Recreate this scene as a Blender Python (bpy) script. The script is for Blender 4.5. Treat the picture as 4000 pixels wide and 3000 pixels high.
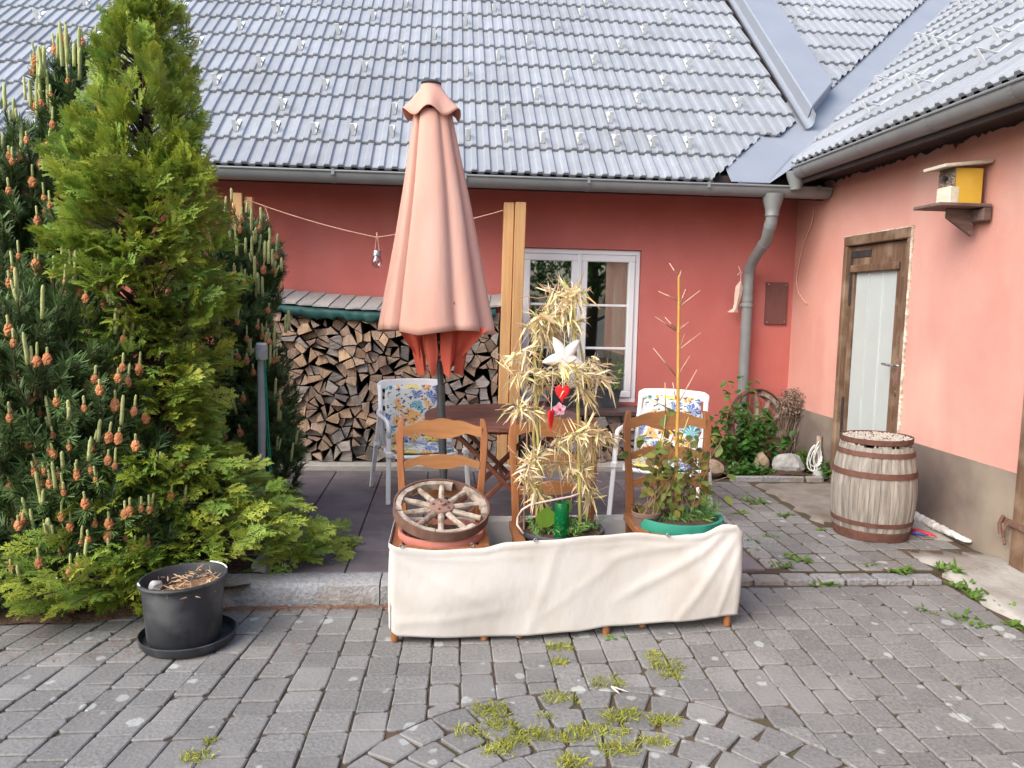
import bpy, bmesh, math, random
from mathutils import Vector, Matrix, Euler
random.seed(7)
R = math.radians
for _o in list(bpy.data.objects): bpy.data.objects.remove(_o)
SC = bpy.context.scene
COL = SC.collection

# ------------------------------------------------------------------ camera, sky, sun, exposure
CAM_H, PITCH, ROLL, YAW, FPX = 1.55, R(5.9), R(1.2), R(4.9), 3050.0
FW = Vector((math.sin(YAW)*math.cos(PITCH), math.cos(YAW)*math.cos(PITCH), -math.sin(PITCH)))
_r0 = Vector((math.cos(YAW), -math.sin(YAW), 0)); _u0 = _r0.cross(FW)
RT = _r0*math.cos(ROLL) + _u0*math.sin(ROLL); UP = -_r0*math.sin(ROLL) + _u0*math.cos(ROLL)
CP = Vector((0, 0, CAM_H))
cam_data = bpy.data.cameras.new('camera'); cam = bpy.data.objects.new('camera', cam_data); COL.objects.link(cam)
cam_data.sensor_fit = 'HORIZONTAL'; cam_data.sensor_width = 36; cam_data.lens = FPX/4000*36
cam_data.clip_start = 0.05; cam_data.clip_end = 500
_m = Matrix((RT, UP, -FW)).transposed().to_4x4(); _m.translation = CP
cam.matrix_world = _m
SC.camera = cam

SUN_EL, SUN_AZ = R(40), R(232)        # azimuth: compass direction the light comes from, clockwise from +Y
world = bpy.data.worlds.new('World'); SC.world = world; world.use_nodes = True
wn = world.node_tree; wn.nodes.clear()
sky = wn.nodes.new('ShaderNodeTexSky'); sky.sky_type = 'NISHITA'; sky.sun_disc = False
sky.sun_elevation = SUN_EL; sky.sun_rotation = SUN_AZ; sky.dust_density = 2.5; sky.air_density = 1.0; sky.ozone_density = 1.0
bg = wn.nodes.new('ShaderNodeBackground'); bg.inputs['Strength'].default_value = 0.15
wo = wn.nodes.new('ShaderNodeOutputWorld')
wn.links.new(sky.outputs[0], bg.inputs['Color']); wn.links.new(bg.outputs[0], wo.inputs['Surface'])
sun_l = bpy.data.lights.new('sun', 'SUN'); sun_l.energy = 1.2; sun_l.angle = R(50); sun_l.color = (1.0, 0.94, 0.87)
sun = bpy.data.objects.new('sun', sun_l); COL.objects.link(sun)
sun_from = Vector((math.sin(SUN_AZ)*math.cos(SUN_EL), math.cos(SUN_AZ)*math.cos(SUN_EL), math.sin(SUN_EL)))
sun.rotation_euler = sun_from.to_track_quat('Z', 'Y').to_euler()
sun.location = (-6, -4, 9)
vs = SC.view_settings; vs.view_transform = 'Standard'; vs.look = 'None'; vs.exposure = 1.22; vs.gamma = 1.0
vs.use_curve_mapping = False

# ------------------------------------------------------------------ pixel helpers (photo is 4000 x 3000)
def ray(x, y): return FW*FPX + RT*(x-2000) - UP*(y-1500)
def atz(x, y, z): d = ray(x, y); return CP + d*((z-CAM_H)/d.z)
def aty(x, y, Y): d = ray(x, y); return CP + d*(Y/d.y)
def atx(x, y, X): d = ray(x, y); return CP + d*(X/d.x)

# ------------------------------------------------------------------ material helpers
MATS = {}
def lin(c): return tuple((v/12.92 if v <= .04045 else ((v+.055)/1.055)**2.4) for v in c)
def nd(t, typ, **kw):
    n = t.nodes.new(typ)
    for k, v in kw.items(): setattr(n, k, v)
    return n
def M(name, c1, c2=None, scale=8.0, rough=.8, bump=.15, stretch=(1, 1, 1), rnd=.12, metallic=0.0, detail=6, contrast=(.3, .7),
      spots=None, world_co=False, spec=.4, bdist=.01, c3=None, s3=1.5, st3=None, attr=False, trans=0.0, hue=.5, bscale=None):
    """procedural surface: c1/c2 mixed by noise, per-object variation, optional spots (scale, threshold, colour) and large stains c3"""
    m = bpy.data.materials.new(name); m.use_nodes = True; t = m.node_tree; t.nodes.clear()
    out = nd(t, 'ShaderNodeOutputMaterial'); p = nd(t, 'ShaderNodeBsdfPrincipled')
    t.links.new(p.outputs[0], out.inputs[0])
    p.inputs['Roughness'].default_value = rough; p.inputs['Metallic'].default_value = metallic
    p.inputs['Specular IOR Level'].default_value = spec
    if trans: 
        p.inputs['Subsurface Weight'].default_value = 0
    tc = nd(t, 'ShaderNodeTexCoord'); oi = nd(t, 'ShaderNodeObjectInfo')
    if world_co:
        g = nd(t, 'ShaderNodeNewGeometry'); co = g.outputs['Position']
    else:
        mu = nd(t, 'ShaderNodeMath', operation='MULTIPLY'); mu.inputs[1].default_value = 37.0
        t.links.new(oi.outputs['Random'], mu.inputs[0])
        ad = nd(t, 'ShaderNodeVectorMath', operation='ADD'); t.links.new(tc.outputs['Object'], ad.inputs[0]); t.links.new(mu.outputs[0], ad.inputs[1])
        co = ad.outputs[0]
    mp = nd(t, 'ShaderNodeMapping'); mp.inputs['Scale'].default_value = stretch; t.links.new(co, mp.inputs['Vector'])
    nz = nd(t, 'ShaderNodeTexNoise'); nz.inputs['Scale'].default_value = scale; nz.inputs['Detail'].default_value = detail; nz.inputs['Roughness'].default_value = .6
    t.links.new(mp.outputs[0], nz.inputs['Vector'])
    mr = nd(t, 'ShaderNodeMapRange'); mr.inputs['From Min'].default_value = contrast[0]; mr.inputs['From Max'].default_value = contrast[1]
    t.links.new(nz.outputs['Fac'], mr.inputs['Value'])
    mix = nd(t, 'ShaderNodeMix', data_type='RGBA'); mix.inputs['A'].default_value = (*c1, 1); mix.inputs['B'].default_value = (*(c2 or c1), 1)
    t.links.new(mr.outputs[0], mix.inputs['Factor']); cur = mix.outputs['Result']
    if attr:
        at = nd(t, 'ShaderNodeAttribute', attribute_name='Col'); mx = nd(t, 'ShaderNodeMix', data_type='RGBA', blend_type='MULTIPLY')
        mx.inputs['Factor'].default_value = 1.0; t.links.new(cur, mx.inputs['A']); t.links.new(at.outputs['Color'], mx.inputs['B']); cur = mx.outputs['Result']
    if c3:
        n3 = nd(t, 'ShaderNodeTexNoise'); n3.inputs['Scale'].default_value = s3; n3.inputs['Detail'].default_value = 4
        m33 = nd(t, 'ShaderNodeMapping'); m33.inputs['Scale'].default_value = st3 or (1, 1, 1); t.links.new(co, m33.inputs['Vector']); t.links.new(m33.outputs[0], n3.inputs['Vector'])
        m3 = nd(t, 'ShaderNodeMapRange'); m3.inputs['From Min'].default_value = .48; m3.inputs['From Max'].default_value = .68; t.links.new(n3.outputs['Fac'], m3.inputs['Value'])
        x3 = nd(t, 'ShaderNodeMix', data_type='RGBA'); x3.inputs['B'].default_value = (*c3, 1); t.links.new(cur, x3.inputs['A']); t.links.new(m3.outputs[0], x3.inputs['Factor']); cur = x3.outputs['Result']
    if spots:
        sc, th, scol = spots
        vo = nd(t, 'ShaderNodeTexVoronoi'); vo.inputs['Scale'].default_value = sc; t.links.new(co, vo.inputs['Vector'])
        sep = nd(t, 'ShaderNodeSeparateColor'); t.links.new(vo.outputs['Color'], sep.inputs[0])
        sz = nd(t, 'ShaderNodeMath', operation='MULTIPLY'); sz.inputs[1].default_value = th; t.links.new(sep.outputs[0], sz.inputs[0])
        pw = nd(t, 'ShaderNodeMath', operation='POWER'); pw.inputs[1].default_value = 2.2; t.links.new(sz.outputs[0], pw.inputs[0])
        n4 = nd(t, 'ShaderNodeTexNoise'); n4.inputs['Scale'].default_value = sc*5; t.links.new(co, n4.inputs['Vector'])
        di = nd(t, 'ShaderNodeMath', operation='MULTIPLY_ADD'); di.inputs[1].default_value = .25; t.links.new(n4.outputs['Fac'], di.inputs[0]); t.links.new(vo.outputs['Distance'], di.inputs[2])
        sb = nd(t, 'ShaderNodeMath', operation='SUBTRACT'); sb.inputs[1].default_value = .12; t.links.new(di.outputs[0], sb.inputs[0])
        lt = nd(t, 'ShaderNodeMapRange'); t.links.new(sb.outputs[0], lt.inputs['Value']); t.links.new(pw.outputs[0], lt.inputs['From Min'])
        a2 = nd(t, 'ShaderNodeMath', operation='ADD'); a2.inputs[1].default_value = .06; t.links.new(pw.outputs[0], a2.inputs[0]); t.links.new(a2.outputs[0], lt.inputs['From Max'])
        lt.inputs['To Min'].default_value = 1; lt.inputs['To Max'].default_value = 0
        xs = nd(t, 'ShaderNodeMix', data_type='RGBA'); xs.inputs['B'].default_value = (*scol, 1); t.links.new(cur, xs.inputs['A']); t.links.new(lt.outputs[0], xs.inputs['Factor']); cur = xs.outputs['Result']
    if rnd:
        hv = nd(t, 'ShaderNodeHueSaturation'); rr = nd(t, 'ShaderNodeMapRange'); rr.inputs['To Min'].default_value = 1-rnd; rr.inputs['To Max'].default_value = 1+rnd
        t.links.new(oi.outputs['Random'], rr.inputs['Value']); t.links.new(rr.outputs[0], hv.inputs['Value']); t.links.new(cur, hv.inputs['Color']); cur = hv.outputs[0]
    t.links.new(cur, p.inputs['Base Color'])
    if bump:
        src = nz.outputs['Fac']
        if bscale:
            nb = nd(t, 'ShaderNodeTexNoise'); nb.inputs['Scale'].default_value = bscale; nb.inputs['Detail'].default_value = 5; t.links.new(mp.outputs[0], nb.inputs['Vector']); src = nb.outputs['Fac']
        b = nd(t, 'ShaderNodeBump'); b.inputs['Strength'].default_value = bump; b.inputs['Distance'].default_value = bdist
        t.links.new(src, b.inputs['Height']); t.links.new(b.outputs[0], p.inputs['Normal'])
        rv = nd(t, 'ShaderNodeMapRange'); rv.inputs['To Min'].default_value = max(0, rough-.12); rv.inputs['To Max'].default_value = min(1, rough+.1)
        t.links.new(nz.outputs['Fac'], rv.inputs['Value']); t.links.new(rv.outputs[0], p.inputs['Roughness'])
    if trans:
        tr = nd(t, 'ShaderNodeBsdfTranslucent'); t.links.new(cur, tr.inputs['Color'])
        ms = nd(t, 'ShaderNodeMixShader'); ms.inputs[0].default_value = trans
        t.links.new(p.outputs[0], ms.inputs[1]); t.links.new(tr.outputs[0], ms.inputs[2]); t.links.new(ms.outputs[0], out.inputs[0])
    MATS[name] = m
    return m

def glass_mat(name, tint, refl=.2, rough=.02):
    m = bpy.data.materials.new(name); m.use_nodes = True; t = m.node_tree; t.nodes.clear()
    out = nd(t, 'ShaderNodeOutputMaterial'); gl = nd(t, 'ShaderNodeBsdfGlossy'); gl.inputs['Roughness'].default_value = rough
    tr = nd(t, 'ShaderNodeBsdfTransparent'); tr.inputs['Color'].default_value = (*tint, 1)
    lw = nd(t, 'ShaderNodeLayerWeight'); lw.inputs['Blend'].default_value = .15
    mr = nd(t, 'ShaderNodeMapRange'); mr.inputs['To Min'].default_value = refl; mr.inputs['To Max'].default_value = .9; t.links.new(lw.outputs['Fresnel'], mr.inputs['Value'])
    mx = nd(t, 'ShaderNodeMixShader'); t.links.new(mr.outputs[0], mx.inputs[0]); t.links.new(tr.outputs[0], mx.inputs[1]); t.links.new(gl.outputs[0], mx.inputs[2])
    t.links.new(mx.outputs[0], out.inputs[0]); return m

# surfaces of the place
m_red = M('red plaster', (.47, .125, .105), (.535, .16, .135), 2.2, .92, .5, rnd=0, c3=(.50, .17, .15), s3=1.6, st3=(1, 1, .35), world_co=True, bscale=90, bdist=.006)
m_pink = M('pale pink plaster', (.57, .265, .215), (.63, .335, .275), 1.6, .92, .5, rnd=0, c3=(.68, .44, .355), s3=.9, st3=(1, 1, .4), world_co=True, bscale=90, bdist=.006)  # paler and pinker than the plaster of the house
m_plinth = M('grey plinth render', (.125, .10, .085), (.205, .16, .135), 3, .9, .3, rnd=0, c3=(.30, .25, .19), s3=1.3, world_co=True, bscale=60)
m_tile = M('painted roof tile', (.275, .296, .325), (.315, .335, .362), 6, .74, .05, rnd=.09, spec=.3, c3=(.27, .285, .30), s3=4)
m_hook = M('pale steel hook', (.74, .76, .75), (.8, .82, .8), 20, .4, .05, rnd=.05, metallic=.2)
m_sheet = M('blue grey sheet metal', (.25, .275, .315), (.28, .305, .345), 3, .5, .04, rnd=.03, metallic=.1)
m_gut = M('grey gutter metal', (.20, .215, .22), (.25, .26, .258), 6, .45, .05, rnd=.03, metallic=.15)
m_soff = M('dark board and eaves shade', (.035, .025, .025), (.06, .045, .04), 10, .9, .2)  # its dark tone also stands for shade under the eaves and behind the logs
m_white = M('white window plastic', (.78, .78, .79), (.82, .82, .82), 6, .35, .02, rnd=0)
m_glass = glass_mat('window glass', (.80, .86, .82), .2)
m_room = M('dark room wall', (.05, .05, .045), (.07, .065, .06), 4, .9, 0, rnd=0)
m_curtain = M('pale green curtain', (.15, .28, .15), (.20, .34, .20), 30, .9, .2, stretch=(1, 1, .05))
m_door = M('weathered brown door wood', (.085, .045, .025), (.19, .115, .07), 14, .75, .5, stretch=(2, 2, .22), rnd=.1, c3=(.26, .18, .12), s3=5)
m_dtrim = M('chipped pale door edge', (.75, .70, .60), (.30, .21, .14), 26, .9, .5)
m_panel = M('frosted grey green panel', (.42, .475, .46), (.46, .51, .50), 3, .35, .03, rnd=.03)
m_black = M('black iron', (.02, .02, .022), (.045, .04, .04), 20, .6, .3)
m_steel = M('brushed steel', (.5, .5, .5), (.6, .6, .6), 30, .3, .05, metallic=.9)
m_conc = M('old concrete', (.33, .31, .275), (.43, .41, .37), 5, .95, .5, rnd=.05, world_co=True, c3=(.25, .22, .19), s3=2.2, bscale=40)
m_dirtc = M('dirty trodden concrete', (.17, .15, .13), (.25, .23, .20), 7, .95, .6, rnd=.05, world_co=True, c3=(.14, .11, .085), s3=3, bscale=40)
m_paver = M('grey concrete paver', (.13, .127, .119), (.25, .244, .231), 75, .93, .6, rnd=.15, contrast=(.28, .72), spots=(9.0, .55, (.36, .37, .35)), world_co=True, c3=(.235, .228, .215), s3=2.6, bscale=60, bdist=.006)
m_slab = M('violet brown patio slab', (.115, .098, .105), (.17, .145, .15), 9, .85, .4, rnd=.18, world_co=True, c3=(.21, .175, .175), s3=2.4, bscale=120, bdist=.004)
m_gran = M('grey granite', (.22, .22, .225), (.38, .38, .38), 45, .9, .8, rnd=.12, world_co=True, c3=(.27, .23, .19), s3=4, bdist=.02)
m_soil = M('dark soil and needles', (.045, .028, .018), (.11, .06, .035), 22, 1, .9, rnd=0, world_co=True, bdist=.03)
m_joint = M('joint sand and moss', (.05, .042, .032), (.12, .075, .045), 7, 1, .8, rnd=0, world_co=True, c3=(.075, .07, .035), s3=3)
m_earth = M('bare gravelly ground', (.17, .15, .12), (.24, .22, .18), 6, 1, .6, rnd=0, world_co=True)
m_timber = M('new pine timber', (.46, .25, .10), (.60, .36, .16), 16, .7, .25, stretch=(3, 3, .12), rnd=.08)
m_end_tan = M('fresh split wood end', (.36, .23, .14), (.54, .38, .25), 13, .9, .9, stretch=(5, 1, 1), rnd=.18)
m_end_grey = M('weathered split wood end', (.19, .17, .155), (.35, .31, .275), 13, .95, .9, stretch=(1.2, 1, 5), rnd=.22)
m_end_brown = M('brownish split wood end', (.26, .18, .13), (.42, .31, .23), 13, .95, .9, stretch=(4, 1, 2), rnd=.2)
m_bark = M('bark and log side', (.06, .042, .03), (.16, .115, .08), 16, 1, .9, stretch=(2, .3, 2), rnd=.2)
m_felt = M('grey roofing felt shingle', (.27, .255, .245), (.36, .345, .33), 40, .95, .6, rnd=.12)
m_tarp = M('dark green tarp', (.012, .055, .05), (.02, .085, .075), 6, .5, .3, rnd=0)
m_canopy = M('faded salmon parasol fabric', (.66, .35, .27), (.72, .41, .32), 2.6, .85, .5, stretch=(1, 1, .25), rnd=0, trans=.12, bscale=26, bdist=.006, c3=(.74, .47, .38), s3=3.0, st3=(1, 1, .2))
m_canopy2 = M('bright red parasol lining', (.66, .12, .075), (.72, .16, .10), 5, .85, .1, rnd=0, trans=.25)
m_pole = M('dark grey pole paint', (.045, .05, .055), (.06, .065, .07), 12, .4, .03)
m_chrome = M('chrome handle', (.6, .6, .62), (.7, .7, .7), 10, .15, 0, metallic=1)
m_cwood = M('honey brown chair wood', (.225, .085, .032), (.33, .132, .052), 11, .38, .12, stretch=(3, 3, .35), rnd=.06)
m_cslat = M('light honey chair wood', (.30, .135, .052), (.41, .19, .076), 11, .38, .12, stretch=(.35, 3, 3), rnd=.06)
m_table = M('reddish brown table wood', (.115, .042, .03), (.185, .075, .053), 14, .45, .2, stretch=(.12, 3, 3), rnd=.12)
m_tleg = M('brown table leg wood', (.13, .042, .024), (.2, .07, .038), 14, .5, .2, stretch=(1, 1, 1), rnd=.12)
m_board = M('dark brown painted board', (.07, .043, .04), (.095, .06, .055), 8, .45, .1, stretch=(.3, 3, 3))
m_plast = M('white garden chair plastic', (.76, .76, .75), (.80, .80, .79), 10, .35, .03, rnd=0)
m_cloth = M('cream cloth', (.58, .557, .52), (.63, .606, .565), 2.0, .9, .5, rnd=0, bscale=11, bdist=.012, stretch=(1, 1, .55), trans=.06, c3=(.56, .52, .465), s3=3.5)
m_eye = M('dull eyelet', (.28, .28, .27), (.4, .4, .38), 30, .4, .05, metallic=.7)
m_terra = M('pinkish terracotta plastic', (.43, .15, .115), (.52, .205, .16), 8, .75, .2)
m_brownpot = M('dusty brown clay pot', (.145, .085, .065), (.215, .145, .115), 9, .9, .4)
m_teal = M('teal green painted pot', (.018, .19, .125), (.032, .26, .18), 6, .6, .15, spots=(9, .45, (.2, .45, .36)))
m_blk = M('black plastic pot', (.022, .024, .028), (.042, .045, .05), 5, .55, .2, c3=(.085, .088, .092), s3=6)
m_iron = M('rusty iron tyre', (.105, .055, .038), (.19, .105, .075), 20, .9, .6)
m_wwood = M('weathered grey wheel wood', (.20, .145, .105), (.46, .385, .31), 20, .95, .9, stretch=(1, 1, 1), rnd=.12, contrast=(.38, .62))
m_hub = M('rust brown hub plate', (.23, .135, .10), (.31, .19, .145), 22, .8, .4)
m_stave = M('silver grey barrel stave', (.205, .18, .15), (.39, .355, .31), 16, .95, .8, stretch=(3, 3, .22), rnd=.16, contrast=(.35, .66))
m_hoop = M('rusty brown hoop', (.105, .045, .032), (.175, .08, .055), 18, .85, .5)
m_grav = M('pale gravel', (.42, .38, .32), (.56, .52, .45), 30, .95, .5, rnd=.2)
m_straw = M('dry straw bamboo leaf', (.70, .58, .34), (.82, .72, .49), 6, .7, 0, rnd=.12, attr=True, trans=.2)
m_bamg = M('green yellow bamboo', (.36, .33, .085), (.48, .42, .13), 8, .5, .05, rnd=.15)
m_bamy = M('golden bamboo cane', (.50, .26, .05), (.60, .36, .095), 8, .45, .05, stretch=(1, 1, .2))
m_twig = M('pinkish dry twig', (.50, .29, .20), (.62, .40, .28), 12, .8, .1)
m_rtwig = M('dry brown stem', (.20, .12, .07), (.32, .2, .12), 12, .9, .2)
m_star = M('white felt star', (.72, .70, .65), (.80, .78, .74), 30, .95, .3)
m_heart = M('red felt heart', (.66, .012, .018), (.72, .025, .03), 60, .9, .3)
m_pink2 = M('dusty pink petal', (.52, .25, .32), (.62, .36, .42), 16, .8, .1)
m_bottle = bpy.data.materials.new('green bottle glass'); m_bottle.use_nodes = True
_p = m_bottle.node_tree.nodes['Principled BSDF']; _p.inputs['Base Color'].default_value = (.0, .20, .055, 1); _p.inputs['Roughness'].default_value = .06; _p.inputs['Transmission Weight'].default_value = .55; _p.inputs['IOR'].default_value = 1.45
m_leaf = M('green shrub leaf', (.035, .115, .022), (.075, .19, .035), 5, .5, .1, rnd=.1, attr=True, trans=.25)
m_weed = M('bright weed leaf', (.09, .20, .025), (.16, .29, .04), 5, .6, .05, rnd=.15, attr=True, trans=.25)
m_grass = M('yellow green grass', (.27, .33, .04), (.42, .44, .07), 5, .7, 0, rnd=.15, attr=True, trans=.25)
m_needle = M('dark pine needle', (.082, .15, .046), (.15, .235, .075), 3, .55, 0, rnd=.06, attr=True, trans=.12)
m_thuja = M('golden thuja spray', (.40, .47, .08), (.56, .60, .13), 3, .6, 0, rnd=.05, attr=True, trans=.25)
m_pbark = M('brown branch bark', (.07, .045, .03), (.13, .09, .065), 20, .95, .6)
m_cone = M('orange pollen cone', (.46, .16, .065), (.60, .27, .12), 60, .9, .8, rnd=.24, bdist=.01)
m_shoot = M('pale green pine candle', (.33, .36, .13), (.47, .49, .22), 50, .85, .4, rnd=.14)
m_gplant = M('fading green plant leaf', (.13, .17, .045), (.23, .25, .07), 8, .6, .1, rnd=.1, attr=True, trans=.25)
m_dead = M('dry grey brown stems', (.20, .145, .105), (.33, .25, .19), 14, .95, .2, attr=True)
m_rock = M('pale speckled rock', (.25, .25, .235), (.45, .45, .43), 14, .95, .8, rnd=.06, bdist=.02)
m_rock2 = M('tan rock', (.33, .24, .16), (.44, .34, .24), 12, .95, .8, bdist=.02)
m_birdy = M('yellow painted wood', (.62, .36, .03), (.68, .44, .06), 6, .6, .1, rnd=0, c3=(.62, .48, .2), s3=5)
m_birdw = M('bleached block wood', (.50, .45, .35), (.62, .58, .48), 16, .9, .4, stretch=(3, .3, 3))
m_birdb = M('knobbly bark', (.13, .10, .08), (.34, .28, .22), 30, 1, 1, bdist=.03)
m_shelf = M('old dark shelf wood', (.10, .06, .05), (.20, .14, .12), 14, .85, .4, stretch=(.3, 2, 2))
m_plaque = M('brown wall board', (.11, .045, .04), (.155, .07, .06), 9, .6, .3, stretch=(3, 3, .4))
m_fish = M('pale pink wooden fish', (.56, .40, .33), (.66, .50, .42), 16, .8, .2)
m_cord = M('pinkish cable', (.66, .36, .28), (.70, .42, .33), 10, .7, 0)
m_rope = M('white rope', (.66, .66, .64), (.75, .75, .72), 60, .9, .3)
m_grey = M('galvanised grey pole', (.36, .37, .37), (.44, .45, .45), 14, .5, .1, metallic=.1)
m_gstr = M('green string', (.01, .22, .13), (.02, .28, .17), 10, .8, 0)
m_bulb = glass_mat('bulb glass', (.85, .8, .8), .18)
m_redtool = M('red handle plastic', (.55, .02, .03), (.6, .04, .05), 10, .4, 0)
m_bluetool = M('blue handle plastic', (.10, .11, .4), (.14, .16, .46), 10, .4, 0)
m_whitewash = M('crumbling white plaster', (.60, .58, .54), (.72, .70, .66), 25, 1, .9, bdist=.02)
m_mulch = M('dry mulch', (.20, .105, .05), (.36, .22, .11), 40, 1, .9, bdist=.03)

def floral():
    """printed fabric: petalled flowers, leaves and fan strokes, one motif per distorted cell"""
    m = bpy.data.materials.new('floral cushion print'); m.use_nodes = True; t = m.node_tree; p = t.nodes['Principled BSDF']; p.inputs['Roughness'].default_value = .85
    L = t.links.new
    tc = nd(t, 'ShaderNodeTexCoord'); sp = nd(t, 'ShaderNodeSeparateXYZ'); L(tc.outputs['Object'], sp.inputs[0])
    ad = nd(t, 'ShaderNodeMath', operation='ADD'); L(sp.outputs[1], ad.inputs[0]); L(sp.outputs[2], ad.inputs[1])
    co = nd(t, 'ShaderNodeCombineXYZ'); L(sp.outputs[0], co.inputs[0]); L(ad.outputs[0], co.inputs[1])
    nz = nd(t, 'ShaderNodeTexNoise'); nz.inputs['Scale'].default_value = 14; L(co.outputs[0], nz.inputs['Vector'])
    mx = nd(t, 'ShaderNodeMix', data_type='RGBA'); mx.inputs['Factor'].default_value = .05; L(co.outputs[0], mx.inputs['A']); L(nz.outputs['Color'], mx.inputs['B'])
    vo = nd(t, 'ShaderNodeTexVoronoi', voronoi_dimensions='2D'); vo.inputs['Scale'].default_value = 9; L(mx.outputs['Result'], vo.inputs['Vector'])
    sep = nd(t, 'ShaderNodeSeparateColor'); L(vo.outputs['Color'], sep.inputs[0])
    cr = nd(t, 'ShaderNodeValToRGB'); cr.color_ramp.interpolation = 'CONSTANT'; e = cr.color_ramp.elements
    cols = [(0, (.72, .33, .03)), (.2, (.72, .55, .07)), (.40, (.08, .14, .36)), (.55, (.06, .30, .34)), (.68, (.34, .37, .24)), (.82, (.62, .62, .58))]
    e[0].position = 0; e[0].color = (*cols[0][1], 1); e[1].position = cols[1][0]; e[1].color = (*cols[1][1], 1)
    for po, c in cols[2:]:
        q = e.new(po); q.color = (*c, 1)
    L(sep.outputs[0], cr.inputs[0])
    df = nd(t, 'ShaderNodeVectorMath', operation='SUBTRACT'); L(mx.outputs['Result'], df.inputs[0]); L(vo.outputs['Position'], df.inputs[1])
    gr = nd(t, 'ShaderNodeTexGradient', gradient_type='RADIAL'); L(df.outputs[0], gr.inputs['Vector'])
    m1 = nd(t, 'ShaderNodeMath', operation='MULTIPLY'); m1.inputs[1].default_value = 75.4; L(gr.outputs['Fac'], m1.inputs[0])
    sn = nd(t, 'ShaderNodeMath', operation='SINE'); L(m1.outputs[0], sn.inputs[0])
    r1 = nd(t, 'ShaderNodeMapRange'); r1.inputs['From Min'].default_value = .35; r1.inputs['From Max'].default_value = .8; L(sn.outputs[0], r1.inputs['Value'])
    x1 = nd(t, 'ShaderNodeMix', data_type='RGBA'); x1.inputs['B'].default_value = (.62, .63, .60, 1); L(cr.outputs[0], x1.inputs['A'])
    k1 = nd(t, 'ShaderNodeMath', operation='MULTIPLY'); k1.inputs[1].default_value = .75; L(r1.outputs[0], k1.inputs[0]); L(k1.outputs[0], x1.inputs['Factor'])
    ed = nd(t, 'ShaderNodeTexVoronoi', voronoi_dimensions='2D', feature='DISTANCE_TO_EDGE'); ed.inputs['Scale'].default_value = 9; L(mx.outputs['Result'], ed.inputs['Vector'])
    r2 = nd(t, 'ShaderNodeMapRange'); r2.inputs['From Min'].default_value = .05; r2.inputs['From Max'].default_value = .12; r2.inputs['To Min'].default_value = 1; r2.inputs['To Max'].default_value = 0; L(ed.outputs['Distance'], r2.inputs['Value'])
    x2 = nd(t, 'ShaderNodeMix', data_type='RGBA'); x2.inputs['B'].default_value = (.58, .60, .58, 1); L(x1.outputs['Result'], x2.inputs['A']); L(r2.outputs[0], x2.inputs['Factor'])
    n2 = nd(t, 'ShaderNodeTexNoise'); n2.inputs['Scale'].default_value = 34; n2.inputs['Detail'].default_value = 1; L(co.outputs[0], n2.inputs['Vector'])
    r3 = nd(t, 'ShaderNodeMapRange'); r3.inputs['From Min'].default_value = .60; r3.inputs['From Max'].default_value = .63; L(n2.outputs['Fac'], r3.inputs['Value'])
    x3 = nd(t, 'ShaderNodeMix', data_type='RGBA'); x3.inputs['B'].default_value = (.07, .09, .14, 1); L(x2.outputs['Result'], x3.inputs['A']); L(r3.outputs[0], x3.inputs['Factor'])
    L(x3.outputs['Result'], p.inputs['Base Color']); return m
m_floral = floral()

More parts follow.
